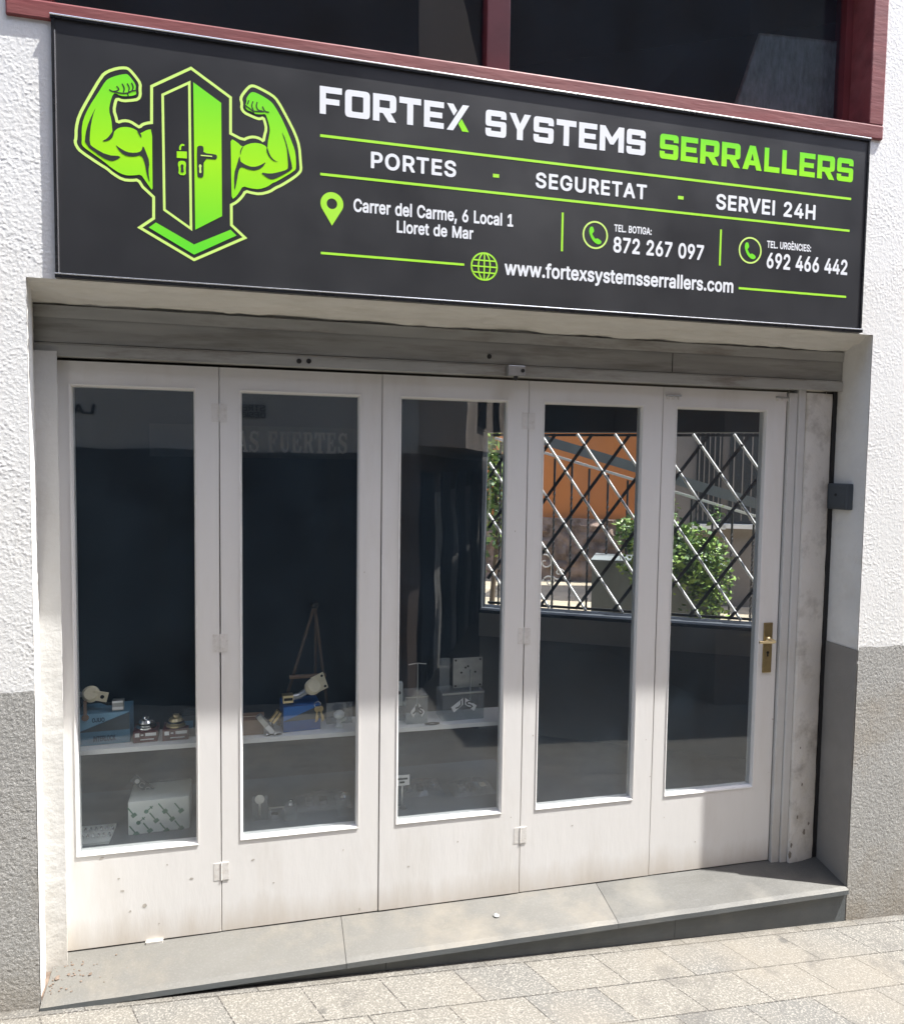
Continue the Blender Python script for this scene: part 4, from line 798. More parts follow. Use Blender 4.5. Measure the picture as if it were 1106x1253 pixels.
# location pin, telephone discs, globe
c = Vector(sp(406.3, 249.4)); tip = Vector(sp(406.3, 276.2)); R = (sp(420.6, 249)[0]-sp(392.6, 249)[0])/2
pin = [(c.x+R*math.cos(a), c.y+R*math.sin(a)) for a in np.linspace(math.radians(205), math.radians(-25), 22)] + [(tip.x, tip.y)]
bm = B(); fill(bm, [pin, [(c.x+R*.46*math.cos(a), c.y+R*.46*math.sin(a)) for a in np.linspace(0, 6.283, 18, endpoint=False)]], L3(1)); obj('location_pin', bm, 'vinyl_lime', sg, fix=False)
def disc(u, v, ru, name):
    c = Vector(sp(u, v)); R = (sp(u+ru, v)[0]-sp(u-ru, v)[0])/2; circ = [(c.x+R*math.cos(a), c.y+R*math.sin(a)) for a in np.linspace(0, 6.283, 32, endpoint=False)]; return c, R, circ
for u, v, ru in ((728.1, 287.6, 14.6), (917.4, 306.4, 13.2)):
    c, R, circ = disc(u, v, ru, ''); bm = B(); fill(bm, stroke(circ, .0062, True), L3(1)); tg = obj('telephone_icon', bm, 'vinyl_ring', sg, fix=False)
    q = [(-.48,.42),(-.40,.56),(-.26,.60),(-.16,.50),(-.10,.28),(-.16,.16),(-.26,.08),(-.14,-.12),(.02,-.30),(.12,-.22),(.24,-.24),(.44,-.36),(.52,-.46),(.46,-.58),(.30,-.66),(.08,-.62),(-.18,-.44),(-.38,-.14),(-.50,.18)]
    bm = B(); fill(bm, [smooth_loop([(c.x+R*a*1.05, c.y+R*b*1.05) for a, b in q], 1)], L3(1)); obj('handset', bm, 'vinyl_green_text', tg, fix=False)
c, R, circ = disc(592.4, 326.2, 15.6, ''); bm = B(); fill(bm, stroke(circ, .0055, True), L3(1))
el = [(c.x+R*.46*math.cos(a), c.y+R*math.sin(a)) for a in np.linspace(0, 6.283, 28, endpoint=False)]; fill(bm, stroke(el, .0048, True), L3(1.2))
fill(bm, stroke([(c.x, c.y-R), (c.x, c.y+R)], .0048), L3(1.4))
for t in (-.45, 0, .45): hw = R*math.sqrt(1-t*t); fill(bm, stroke([(c.x-hw, c.y+R*t), (c.x+hw, c.y+R*t)], .0048), L3(1.6))
obj('globe_icon', bm, 'vinyl_lime', sg, fix=False)

# ------------------------------------------------------------------ window above the sign
uw = thing('upper_window', 'wide dark window in a maroon wooden surround above the sign', 'window', (1.6, 0, FRZ))
bm = B(); add_box(bm, FRX0, FRX1, -.0105, .10, FRZ, 3.002, bevel=.0055); obj('bottom_rail', bm, 'maroon_wood', uw)
bm = B(); add_box(bm, FRX0, FRX1, -.0105, .16, 3.715, 3.77, bevel=.004); obj('top_rail', bm, 'maroon_wood', uw)
for x0, x1 in ((FRX0+.001, .112), (3.082, FRX1-.001)):
    bm = B(); add_box(bm, x0, x1, -.0095, .16, 3.0025, 3.7145, bevel=.004); obj('frame_stile', bm, 'maroon_wood', uw)
bm = B(); add_box(bm, .112, .142, .10, .16, 3.0025, 3.7145); add_box(bm, 3.05, 3.0815, .10, .16, 3.0025, 3.7145); add_box(bm, .142, 3.05, .1005, .16, 2.985, 3.03); obj('inner_frame', bm, 'maroon_shaded', uw)
bm = B(); add_box(bm, 1.545, 1.632, .085, .16, 3.0025, 3.714, bevel=.004); obj('mullion', bm, 'maroon_shaded', uw)
for x0, x1 in ((.13, 1.55), (1.627, 3.06)):
    bm = B(); add_box(bm, x0, x1, .128, .134, 3.02, 3.715); obj('glass_pane', bm, 'upper_glass', uw)
# patch of light in the right pane, shaped and coloured as pale cloth
q = [at(928, 40, .15), at(1036, 52, .15), at(1032, 154, .15), at(893, 140, .15)]
bm = B(); n = 24; grid = []
for j in range(n+1):
    t = j/n; a = q[0].lerp(q[3], t); b = q[1].lerp(q[2], t)
    grid.append([bm.verts.new(a.lerp(b, k/n) + Vector((0, .0010*math.sin(k*.9+j*.1), 0))) for k in range(n+1)])
for a, b in zip(grid, grid[1:]):
    for k in range(n): bm.faces.new((a[k], a[k+1], b[k+1], b[k]))
bmesh.ops.solidify(bm, geom=bm.faces[:], thickness=.002)
tag(obj('light_patch_blind', bm, 'light_patch_cloth', smooth=True), 'grey woven cloth blind shaped as a patch of light behind the right pane of the upper window', 'blind')

# ------------------------------------------------------------------ display shelf and platform behind the glass
ZSH = .615
sh = thing('display_shelf', 'long white shelf behind the first three glass doors', 'shelf', (.9, .4, ZSH))
bm = B(); add_box(bm, -.05, 1.81, .265, .435, ZSH-.018, ZSH, bevel=.002); obj('shelf_board', bm, 'shelf_white', sh)
for x in (.05, .61, 1.18, 1.785):
    bm = B(); add_box(bm, x, x+.018, .36, .43, .268, ZSH-.0185); obj('shelf_upright', bm, 'shelf_white', sh)
ZP = .268
pf = thing('display_platform', 'low grey display platform behind the bottom of the first three glass doors', 'platform', (.9, .4, ZP))
bm = B(); add_box(bm, -.05, 1.82, .240, .72, ZP-.02, ZP); obj('platform_top', bm, 'platform_grey', pf)
bm = B(); add_box(bm, -.03, 1.80, .262, .70, -.07, ZP-.0205); obj('platform_body', bm, 'interior_dark', pf)
def shelf_x(u, Y): return at(u, 900, Y).x
def put(bm, mtx):
    bmesh.ops.transform(bm, matrix=mtx, verts=bm.verts); return bm
def yawed(x, y, z, a): return Matrix.Translation((x, y, z)) @ Matrix.Rotation(a, 4, 'Z')
def wtext(s, M, x0, x1, zb, h, m, parent, y=-.0006):
    set_text(s, x0, x1, zb, h, lambda a, b: M @ Vector((a, y, b)), 'lettering', m, parent)
# lock boxes: pale blue (first door) and deep blue (second door)
def lock_box(u0, u1, Y, a, mats, label, word, hgt):
    x0, x1 = shelf_x(u0, Y), shelf_x(u1, Y); w = x1-x0; d = .12; M = yawed(x0, Y, ZSH, a)
    t = thing('lock_box', label, 'box', (x0, Y, ZSH))
    bm = B(); add_box(bm, 0, w, 0, d, .0005, hgt, bevel=.0015); obj('box_body', put(bm, M), mats[0], t)
    bm = B(); add_prism(bm, [(.001, -.0012, hgt*.45), (w-.001, -.0012, hgt*.98), (.001, -.0012, hgt*.98)], (0, .001, 0)); obj('box_print', put(bm, M), mats[1], t)
    bm = B(); add_prism(bm, [(.001, -.0009, hgt*.43), (w-.001, -.0009, hgt*.43), (w-.001, -.0009, hgt*.96)], (0, .0007, 0)); obj('box_print', put(bm, M), mats[2], t)
    if word: wtext(word, M, w*.3, w*.72, hgt*.12, hgt*.17, 'print_blue_dark', t, -.0016)
    return M, w, d, t
M1, w1, d1, _ = lock_box(95, 159, .305, .06, ('box_blue_pale', 'box_blue_light', 'box_slate'), 'pale blue and slate lock box on the shelf behind the leftmost door', 'INTERLOCK', .118)
wtext('OJUO', M1, w1*.28, w1*.52, .085, .016, 'print_blue_dark', _, -.0022)
M2, w2, d2, _ = lock_box(347, 393, .30, .10, ('box_blue', 'box_blue_mid', 'box_slate'), 'deep blue lock box under a cream rim lock behind the second door', None, .100)
def rim_lock(M, w, z, name_label, s, keys):
    t = thing('rim_lock', name_label, 'lock', tuple(M @ Vector((w*.6, .05, z))))
    # body arm lying along the box, cylinder with a square flange at its raised end
    bm = B(); add_tube(bm, [(w*.02, .03, z+.022*s), (w*.45, .035, z+.030*s), (w*.78, .04, z+.058*s)], [.011*s, .014*s, .016*s], 12); obj('lock_tube', put(bm, M), 'steel_dull', t)
    bm = B(); add_lathe(bm, [(.024*s, -.03*s), (.032*s, -.012*s), (.034*s, .006*s), (.026*s, .018*s)], (w*.80, .02, z+.068*s), (.25, -.8, .45), 20); cy = obj('lock_cylinder', put(bm, M), 'gold_cream', t)
    bm = B(); fr = Matrix.Translation((w*.99, .026, z+.082*s)) @ Matrix.Rotation(-.32, 4, 'Y') @ Matrix.Rotation(.25, 4, 'Z')
    add_box(bm, -.030*s, .030*s, -.003, .003, -.036*s, .036*s, bevel=.002); put(bm, fr); fl = obj('lock_flange', put(bm, M), 'gold_cream', t)
    for k, zz in enumerate((-.024, .024)):
        bm = B(); add_lathe(bm, [(.0055*s, 0), (.0055*s, .001)], (.018*s, -.0032, zz*s), (0, -1, 0), 12); put(bm, fr); obj('screw_hole', put(bm, M), 'rubber_black', fl)
    bm = B(); add_box(bm, -.004, .036, -.004, .03, z+.012*s, z+.045*s, bevel=.002); put(bm, Matrix.Translation((w*.02, .012, 0))); en = obj('lock_bolt_end', put(bm, M), 'brass_bright', t)
    bm = B(); add_box(bm, 0, .033, -.0046, -.0036, z+.022*s, z+.034*s); put(bm, Matrix.Translation((w*.02, .012, 0))); obj('bolt_slot', put(bm, M), 'dark_iron', en)
    if keys:
        kt = thing('hanging_keys', 'brass keys hanging in front of the deep blue lock box', 'keys', tuple(M @ Vector((w*.92, -.01, z))))
        for kx, rot in ((w*.90, .10), (w*.97, -.16)):
            bm = B(); add_lathe(bm, [(.011, -.001), (.011, .001)], (0, 0, -.012), (0, 1, 0), 14); add_box(bm, -.003, .003, -.001, .001, -.062, -.022); add_box(bm, .003, .007, -.001, .001, -.056, -.036)
            put(bm, Matrix.Translation((kx, -.012, z-.004)) @ Matrix.Rotation(rot, 4, 'Y')); obj('key', put(bm, M), 'brass', kt)
        bm = B(); add_tube(bm, [(w*.90+.012*math.cos(a), -.012, z+.002+.012*math.sin(a)) for a in np.linspace(0, 6.1, 14)], .0012, 6); obj('key_ring', put(bm, M), 'chrome', kt)
rim_lock(M2, w2, .100, 'cream rim lock with square flange on top of the deep blue box', .92, True)
t = thing('rim_lock', 'cream and brass lock sample on top of the pale blue box', 'lock', tuple(M1 @ Vector((w1*.3, .05, .118))))
bm = B(); add_lathe(bm, [(.020, -.03), (.028, -.012), (.030, .006), (.022, .016)], (w1*.24, .03, .118+.062), (.1, -.85, .4), 20); obj('lock_cylinder', put(bm, M1), 'gold_cream', t)
bm = B(); fr = Matrix.Translation((w1*.42, .02, .118+.055)) @ Matrix.Rotation(.25, 4, 'Y'); add_box(bm, -.026, .026, -.003, .003, -.018, .018, bevel=.002); put(bm, fr); fl = obj('lock_flange', put(bm, M1), 'gold_cream', t)
bm = B(); add_lathe(bm, [(.007, 0), (.007, .001)], (.008, -.0032, 0), (0, -1, 0), 12); put(bm, fr); obj('screw_hole', put(bm, M1), 'rubber_black', fl)
bm = B(); add_tube(bm, [(-.03, .03, .118+.066), (w1*.22, .03, .118+.062)], .010, 10); obj('lock_tube', put(bm, M1), 'steel_dull', t)
bm = B(); add_tube(bm, [(w1*.30, .03, .118+.045), (w1*.55, .03, .118+.022), (w1*.72, .02, .118+.022)], .006, 8); obj('lock_rod', put(bm, M1), 'dark_iron', t)
bm = B(); add_box(bm, w1*.66, w1*.88, .0, .03, .118+.004, .118+.040, bevel=.002); en = obj('lock_bolt_end', put(bm, M1), 'steel_dull', t)
bm = B(); add_box(bm, w1*.665, w1*.875, -.0012, -.0002, .118+.008, .118+.017); add_box(bm, w1*.665, w1*.875, -.0012, -.0002, .118+.032, .118+.039); obj('bolt_shine', put(bm, M1), 'print_white', en)
bm = B(); add_lathe(bm, [(.012, 0), (.012, .004)], (w1*.16, -.004, .118-.012), (0, -1, 0), 14); add_box(bm, w1*.13, w1*.19, -.008, -.004, .118, .118+.05); obj('key_head', put(bm, M1), 'carton_brown', t)
# two dark red boxes with a knob on each
for u0, u1, m, lab in ((163, 193, 'chrome', 'small dark red box with a chrome knob cylinder on top'), (199, 231, 'brass_bright', 'small dark red box with a brass knob cylinder on top')):
    Y = .30; x0, x1 = shelf_x(u0, Y), shelf_x(u1, Y); w = x1-x0; M = yawed(x0, Y, ZSH, .05)
    t = thing('knob_box', lab, 'box', (x0, Y, ZSH))
    bm = B(); add_box(bm, 0, w, 0, .085, .0005, .043, bevel=.0012); obj('box_body', put(bm, M), 'box_red', t)
    bm = B(); add_box(bm, w*.08, w*.26, -.001, 0, .022, .036); add_box(bm, w*.50, w*.94, -.001, 0, .024, .035); add_box(bm, w*.32, w*.42, -.001, 0, .026, .031); add_box(bm, w*.3, w*.85, -.001, 0, .010, .013); obj('box_print', put(bm, M), 'print_white', t)
    kt = thing('door_knob', lab.split('with a ')[1].split(' knob')[0] + ' domed knob cylinder standing on a dark red box', 'knob', (x0+w/2, Y+.03, ZSH+.043))
    bm = B(); add_lathe(bm, [(.036, .0), (.036, .006), (.028, .010), (.028, .022), (.022, .030), (.012, .034), (.011, .042), (.004, .044)], (w*.5, .04, .0435), (0, 0, 1), 24); obj('knob_body', put(bm, M), m, kt)
    bm = B(); add_lathe(bm, [(.0285, .012), (.0292, .014), (.0292, .018), (.0285, .020)], (w*.5, .04, .0435), (0, 0, 1), 24); obj('knob_collar', put(bm, M), 'dark_iron', kt)
x0, x1 = shelf_x(222, .31), shelf_x(246, .31)
t = thing('small_carton', 'plain slate blue carton at the right edge of the leftmost glass', 'carton', (x0, .31, ZSH))
box_part('carton_body', 'box_slate', t, x0, x1, .335, .42, ZSH+.0005, ZSH+.078, bevel=.0015); box_part('carton_label', 'box_blue_pale', t, x0+.01, x0+.04, .3338, .3346, ZSH+.03, ZSH+.06)
for u, lab in ((331, 'tiny dark set screw lying in front of the leaning lock cylinder'), (341, 'tiny dark bent pin lying left of the deep blue box')):
    x = shelf_x(u, .28); t = thing('loose_screw', lab, 'screw', (x, .28, ZSH))
    bm = B(); add_tube(bm, [(x-.012, .278, ZSH+.004), (x+.004, .283, ZSH+.004), (x+.012, .279, ZSH+.005)], [.0035, .003, .002], 8); obj('screw_shaft', bm, 'dark_iron', t)
    bm = B(); add_lathe(bm, [(.006, -.002), (.006, .002)], (x-.013, .278, ZSH+.0062), (1, .2, 0), 10); obj('screw_head', bm, 'steel_dull', t)
# brown carton, leaning lock cylinder, white knob, easel behind the second door
Y = .30; x0, x1 = shelf_x(296, Y), shelf_x(323, Y)
t = thing('small_carton', 'small brown carton at the left of the second door', 'carton', (x0, Y, ZSH))
bm = B(); add_box(bm, x0-.03, x1, Y, Y+.09, ZSH+.0005, ZSH+.058, bevel=.0015); obj('carton_body', bm, 'carton_brown', t)
bm = B(); add_box(bm, x0-.03, x1-.001, Y+.04, Y+.043, ZSH+.0585, ZSH+.0592); obj('carton_tape', bm, 'gold_cream', t)
x = shelf_x(326, .30)
t = thing('leaning_lock_cylinder', 'steel and brass lock cylinder leaning between brown carton and deep blue box', 'lock', (x, .31, ZSH))
fr = Matrix.Translation((x-.002, .295, ZSH+.042)) @ Matrix.Rotation(math.radians(-38), 4, 'Y')
bm = B(); add_box(bm, -.011, .011, -.01, .01, -.048, .046, bevel=.004); obj('cylinder_body', put(bm, fr), 'steel_dull', t)
bm = B(); add_box(bm, -.009, .009, -.013, -.0101, -.044, -.008, bevel=.001); obj('cylinder_face', put(bm, fr), 'print_white', t)
fr2 = Matrix.Translation((x+.034, .30, ZSH+.066)) @ Matrix.Rotation(math.radians(36), 4, 'Y')
bm = B(); add_box(bm, -.012, .012, -.009, .009, -.024, .024, bevel=.002); obj('brass_latch', put(bm, fr2), 'brass', t)
bm = B(); add_box(bm, -.002, .002, -.0105, -.0092, -.023, .023); obj('latch_slot', put(bm, fr2), 'dark_iron', t)
bm = B(); add_tube(bm, [(x+.024, .30, ZSH+.048), (x+.02, .302, ZSH+.001)], .004, 8); obj('latch_foot', bm, 'dark_iron', t)
x = shelf_x(415, .32)
t = thing('white_knob_sample', 'white door knob sample standing near the right edge of the second door', 'knob', (x, .32, ZSH))
bm = B(); add_lathe(bm, [(.016, .0005), (.016, .008), (.009, .014), (.009, .034), (.020, .044), (.021, .056), (.012, .066), (.006, .068)], (x, .32, ZSH), (0, 0, 1), 20); obj('knob_body', bm, 'paper_white', t)
bm = B(); add_tube(bm, [(x+.008, .315, ZSH+.030), (x+.028, .31, ZSH+.036)], [.007, .005], 8); obj('thumb_turn', bm, 'paper_white', t, smooth=True)
x0, x1 = shelf_x(400, .34), shelf_x(432, .34)
t = thing('acrylic_stand', 'clear acrylic riser behind the white knob at the second door', 'stand', (x0, .40, ZSH))
bm = B(); add_box(bm, x0, x1, .36, .364, ZSH+.0005, ZSH+.085); obj('acrylic_back', bm, 'acrylic', t)
bm = B(); add_box(bm, x0, x1, .365, .43, ZSH+.0005, ZSH+.004); obj('acrylic_foot', bm, 'acrylic', t)
Y = .415; ap = at(385, 740, Y)
t = thing('tabletop_easel', 'thin dark wooden easel standing behind the deep blue box', 'easel', (ap.x, Y, ZSH))
for u in (352, 398):
    p = at(u, 850, Y); q = Vector((p.x + (p.x-ap.x)*.35, Y-.02, ZSH+.001)); bm = B(); add_bar(bm, q, ap, .011, .010, (0, -1, 0)); obj('easel_leg', bm, 'wood_dark', t)
bm = B(); add_bar(bm, (ap.x, Y+.016, ZSH+.001), (ap.x, Y+.008, ap.z-.02), .011, .010, (1, 0, 0)); obj('easel_leg', bm, 'wood_dark', t)
a, b = at(354, 826, Y), at(398, 826, Y); bm = B(); add_box(bm, a.x, b.x, Y-.042, Y-.014, a.z-.004, a.z+.004); obj('easel_ledge', bm, 'carton_brown', t)
bm = B(); add_lathe(bm, [(.012, -.012), (.016, 0), (.010, .014)], (ap.x, Y-.006, ap.z), (0, -1, 0), 12); obj('easel_knuckle', bm, 'dark_iron', t)
# acrylic lock displays behind the third door
def tag_print(M, x0, x1, z0, z1, y, parent):
    bm = B(); xm = (x0+x1)/2; h = z1-z0
    add_prism(bm, [(x0, y, z0+h*.38), (xm-.004, y, z1), (xm-.004, y, z0+h*.52), (x0+.012, y, z0)], (0, .001, 0)); add_prism(bm, [(xm+.004, y, z1), (x1, y, z0+h*.38), (x1-.012, y, z0), (xm+.004, y, z0+h*.52)], (0, .001, 0))
    o = obj('display_tag', put(bm, M), 'print_white', parent)
    w = x1-x0; bm = B()
    P = lambda lp, k: [(x0+a*w, z0+b*h) for a, b in lp]
    for ln in ([(.38,.82),(.38,.52),(.28,.36),(.17,.30)], [(.50,.95),(.50,.62)], [(.84,.60),(.70,.72),(.60,.66),(.62,.54),(.78,.44),(.82,.34),(.74,.24),(.60,.36)]):
        for lp in stroke(P(ln, 0), .005): fill(bm, [lp], lambda a, b: M @ Vector((a, y-.0008, b)))
    obj('tag_letter', bm, 'letter_black', o, fix=False)
def lock_display(u0, u1, Y, a, label, big):
    x0, x1 = shelf_x(u0, Y), shelf_x(u1, Y); w = x1-x0; M = yawed(x0, Y, ZSH, a); t = thing('acrylic_lock_display', label, 'display', (x0, Y, ZSH))
    bm = B(); add_box(bm, 0, w, 0, .10, .0005, .115, bevel=.001); obj('acrylic_block', put(bm, M), 'acrylic', t)
    if big:
        bm = B(); add_box(bm, w*.30, w*1.02, .035, .041, .122, .245, bevel=.0015); sp_ = obj('steel_plate', put(bm, M), 'steel_dull', t)
        for px, pz in ((.36,.236),(.96,.236),(.36,.131),(.96,.131),(.66,.21),(.60,.205),(.72,.15),(.50,.185),(.84,.185)):
            bm = B(); add_lathe(bm, [(.0042, 0), (.0042, .001)], (w*px, .0348, pz), (0, -1, 0), 10)
            obj('plate_hole', put(bm, M), 'rubber_black', sp_)
        bm = B(); add_tube(bm, [(w*.70, .022, .20), (w*.70, .020, .065)], .0035, 8); obj('lock_spindle', put(bm, M), 'chrome', t)
        bm = B(); add_box(bm, 0, w*.24, .05, .053, .1155, .245); obj('acrylic_flag', put(bm, M), 'acrylic', t)
        bm = B(); add_box(bm, -.002, w*1.0, -.004, .0, .108, .1145); obj('display_rail', put(bm, M), 'steel_dull', t)
        tag_print(M, w*.20, w*.82, .035, .092, -.003, t)
    else:
        bm = B(); add_tube(bm, [(w*.55, .02, .06), (w*.55, .02, .24)], .0022, 8); add_tube(bm, [(w*.12, .02, .235), (w*.55, .02, .24), (w*.95, .02, .235)], .0022, 8); obj('display_wire', put(bm, M), 'steel_dull', t)
        bm = B(); add_box(bm, -.004, w*1.0, -.004, .0, .108, .112); obj('display_rail', put(bm, M), 'steel_dull', t)
        tag_print(M, w*.18, w*.86, .028, .084, -.003, t)
lock_display(541, 592, .30, .04, 'acrylic lock display with a drilled steel plate and white tag', True)
lock_display(497, 523, .295, .0, 'small acrylic lock display with wire cross and white tag', False)
p = atZ(530, 888, ZSH); t = thing('rim_escutcheon', 'flat dark oval ring lying on the shelf between the two acrylic displays', 'escutcheon', (p.x, .28, ZSH))
bm = B(); n = 24
ri = [[bm.verts.new((p.x+.030*k*math.cos(i*6.283/n), (.283)+.012*k*math.sin(i*6.283/n), ZSH+zz)) for i in range(n)] for k, zz in ((1, .0005), (1, .004), (.6, .004), (.6, .0005))]
for a, b in zip(ri, ri[1:]+ri[:1]):
    for i in range(n): bm.faces.new((a[i], a[(i+1) % n], b[(i+1) % n], b[i]))
obj('ring_body', bm, 'dark_iron', t)
p = atZ(485, 878, ZSH)
t = thing('cream_lock_sample', 'cream rim lock sample half hidden behind the left edge of the third door', 'lock', (1.27, .32, ZSH))
x = shelf_x(490, .34); bm = B(); add_box(bm, x-.06, x+.012, .36, .39, ZSH+.055, ZSH+.15, bevel=.003); pl = obj('lock_case', bm, 'paper_white', t)
bm = B(); add_lathe(bm, [(.007, 0), (.007, .001)], (x-.004, .3595, ZSH+.11), (0, -1, 0), 12); obj('screw_hole', bm, 'rubber_black', pl)
bm = B(); add_box(bm, x-.07, x+.022, .345, .41, ZSH+.0005, ZSH+.0545, bevel=.002); obj('lock_base', bm, 'plastic_film', t)
# bottom: key-printed box, perforated strip, packs
x0, x1 = at(157, 1000, .31).x, at(232, 1000, .31).x; w = x1-x0; M = yawed(x0, .31, ZP, .05); hgt = .125
t = thing('key_print_box', 'white carton printed with green keys on the platform behind the leftmost door', 'box', (x0, .33, ZP))
bm = B(); add_box(bm, 0, w, 0, .16, .0005, hgt, bevel=.004); obj('box_body', put(bm, M), 'paper_white', t)
bm = B()
for r in range(4):
    for c_ in range(4):
        px = (c_+.3+.45*(r % 2))*w/4.0+random.uniform(-.004, .004); pz = .018+r*.034+random.uniform(-.004, .004)
        if px > w-.02 or pz > hgt-.02: continue
        if (r*3+c_*2) % 5 == 3:
            a = math.radians(40); add_lathe(bm, [(.008, 0), (.008, .0008)], (px-.004, -.0004, pz-.004), (0, -1, 0), 10); fr = Matrix.Translation((px+.008, 0, pz+.006)) @ Matrix.Rotation(-a, 4, 'Y')
            v0 = len(bm.verts); b2 = B(); add_box(b2, -.012, .014, -.0012, -.0004, -.0016, .0016); add_box(b2, .004, .008, -.0012, -.0004, -.006, .006); put(b2, fr)
        else:
            fr = Matrix.Translation((px, 0, pz)) @ Matrix.Rotation(math.radians(55), 4, 'Y'); b2 = B(); add_box(b2, -.026, .006, -.0012, -.0004, -.0022, .0022); add_box(b2, .006, .020, -.0012, -.0004, -.009, .009, bevel=.0003); put(b2, fr)
        mm = bpy.data.meshes.new('tmp'); b2.to_mesh(mm); b2.free(); bm.from_mesh(mm); bpy.data.meshes.remove(mm)
obj('key_print', put(bm, M), 'key_green', t)
t = thing('perforated_lock_strip', 'dark lock strip with punched rings leaning over the key-printed carton', 'lock', (x0+.05, .42, ZP+.15))
a, b = at(166, 952, .42), at(212, 988, .42); d = (b-a).normalized(); n_ = Vector((0, -1, 0)); a2 = a - d*.01; b2_ = b + d*.05
bm = B(); add_bar(bm, a2, b2_, .030, .012, n_); obj('strip_body', bm, 'box_slate', t)
for k in range(4):
    c_ = a + d*(.035+.028*k) + n_*.0125; up_ = d.cross(n_); bm = B(); add_tube(bm, [c_ + d*.009*math.cos(q_) + up_*.009*math.sin(q_) for q_ in np.linspace(.5, 5.4, 12)], .0014, 6); obj('punched_ring', bm, 'steel_dull', t)
bm = B(); add_lathe(bm, [(.009, 0), (.008, .003), (.003, .005)], a + d*.012 + n_*.0122, n_, 14); obj('strip_rivet', bm, 'print_white', t)
bm = B(); add_bar(bm, at(168, 984, .41), at(175, 971, .41), .018, .004, n_); obj('strip_label', bm, 'print_white', t)
Y = .33; p0 = at(101, 1036, Y); p1 = at(128, 1028, Y)
t = thing('key_cutter_tray', 'white card tray of small steel pins at the bottom left corner of the glass', 'tray', (p0.x, .3, ZP))
bm = B(); add_box(bm, p0.x-.03, p1.x+.03, .262, .40, ZP+.0005, ZP+.010, bevel=.001); obj('tray_card', bm, 'paper_white', t)
for r in range(2):
    for k in range(7):
        bm = B(); add_lathe(bm, [(.006, 0), (.006, .008), (.003, .014)], (p0.x-.01+k*.018, .30+.05*r, ZP+.0102), (0, 0, 1), 10); obj('steel_pin', bm, 'chrome', t)
def pack(u0, u1, v, Y, d, h, label, kind):
    x0, x1 = at(u0, v, Y).x, at(u1, v, Y).x; t = thing('blister_pack' if kind != 'pin' else 'key_blank_holder', label, 'packaging' if kind != 'pin' else 'holder', (x0, Y, ZP))
    bm = B(); nx, ny = 16, 10; g_ = []
    for j in range(ny+1):
        g_.append([bm.verts.new((x0+(x1-x0)*i/nx, Y+d*j/ny, ZP+.001+h*max(0, math.sin(math.pi*min(1, max(0, i/nx)))**.5*math.sin(math.pi*j/ny)**.5)*random.uniform(.7, 1))) for i in range(nx+1)])
    for a, b in zip(g_, g_[1:]):
        for i in range(nx): bm.faces.new((a[i], a[i+1], b[i+1], b[i]))
    obj('film_cover', bm, 'plastic_film', t)
    for k in range(3):
        px = x0+(x1-x0)*(.25+.25*k); bm = B(); add_box(bm, px-.014, px+.014, Y+d*.3, Y+d*.6, ZP+.0015, ZP+h*.45, bevel=.002); obj('packed_part', bm, ('steel_dull', 'dark_iron', 'chrome')[k], t)
    return t
pack(555, 608, 985, .36, .14, .045, 'clear film pack at the right bottom corner of the third door glass', 'film')
pack(488, 545, 985, .40, .16, .035, 'flat clear film pack at the left bottom of the third door glass', 'film')
pack(362, 432, 1010, .36, .15, .045, 'crumpled clear film pack on the platform behind the second door', 'film')
for u, hh, lab in ((356, .05, 'low clear acrylic block between the chrome latch and the crumpled pack'), (420, .062, 'clear acrylic block in the right bottom corner of the second door glass')):
    x = at(u, 1005, .31).x; t = thing('acrylic_riser', lab, 'display', (x, .30, ZP))
    box_part('acrylic_block', 'acrylic', t, x-.024, x+.024, .30, .345, ZP+.0005, ZP+hh, bevel=.001)
    bm = B(); add_lathe(bm, [(.009, 0), (.011, .004), (.006, .012), (.010, .020), (.004, .024)], (x, .322, ZP+hh+.0005), (0, 0, 1), 14); obj('lock_sample', bm, 'chrome', t)
x = at(318, 1005, .33).x
t = thing('acrylic_key_holder', 'small clear acrylic block holding a key behind the second door at bottom left', 'holder', (x, .33, ZP))
bm = B(); add_box(bm, x-.030, x+.030, .33, .38, ZP+.0005, ZP+.075, bevel=.001); obj('acrylic_block', bm, 'acrylic', t)
bm = B(); add_lathe(bm, [(.018, -.001), (.018, .001)], (x, .325, ZP+.085), (0, 1, 0), 16); add_box(bm, x-.004, x+.004, .324, .326, ZP+.02, ZP+.07); obj('key', bm, 'steel_dull', t)
x = at(339, 1005, .32).x
t = thing('chrome_latch', 'shiny square chrome latch standing on the platform behind the second door', 'latch', (x, .32, ZP))
bm = B(); add_box(bm, x-.030, x+.030, .32, .325, ZP+.046, ZP+.052); add_box(bm, x-.030, x-.022, .32, .325, ZP+.0005, ZP+.046); add_box(bm, x+.022, x+.030, .32, .325, ZP+.03, ZP+.046); obj('latch_hoop', bm, 'chrome', t)
bm = B(); add_box(bm, x-.022, x+.004, .321, .345, ZP+.0005, ZP+.02, bevel=.002); obj('latch_foot', bm, 'chrome', t)
p = at(495, 967, .30)
t = thing('price_card', 'small white card with dark lines at the lower left of the third door glass', 'card', (p.x, .30, ZP))
bm = B(); add_box(bm, p.x-.035, p.x+.020, .300, .302, ZP+.10, ZP+.142); cd_ = obj('card_face', bm, 'print_white', t)
bm = B(); add_box(bm, p.x-.03, p.x+.012, .2985, .2998, ZP+.124, ZP+.131); add_box(bm, p.x-.02, p.x+.0, .2985, .2998, ZP+.110, ZP+.117); obj('card_print', bm, 'letter_black', cd_)
bm = B(); add_box(bm, p.x-.012, p.x-.006, .3022, .306, ZP+.0005, ZP+.135); add_box(bm, p.x-.03, p.x+.01, .3022, .33, ZP+.0005, ZP+.004); obj('card_stand', bm, 'steel_dull', t)

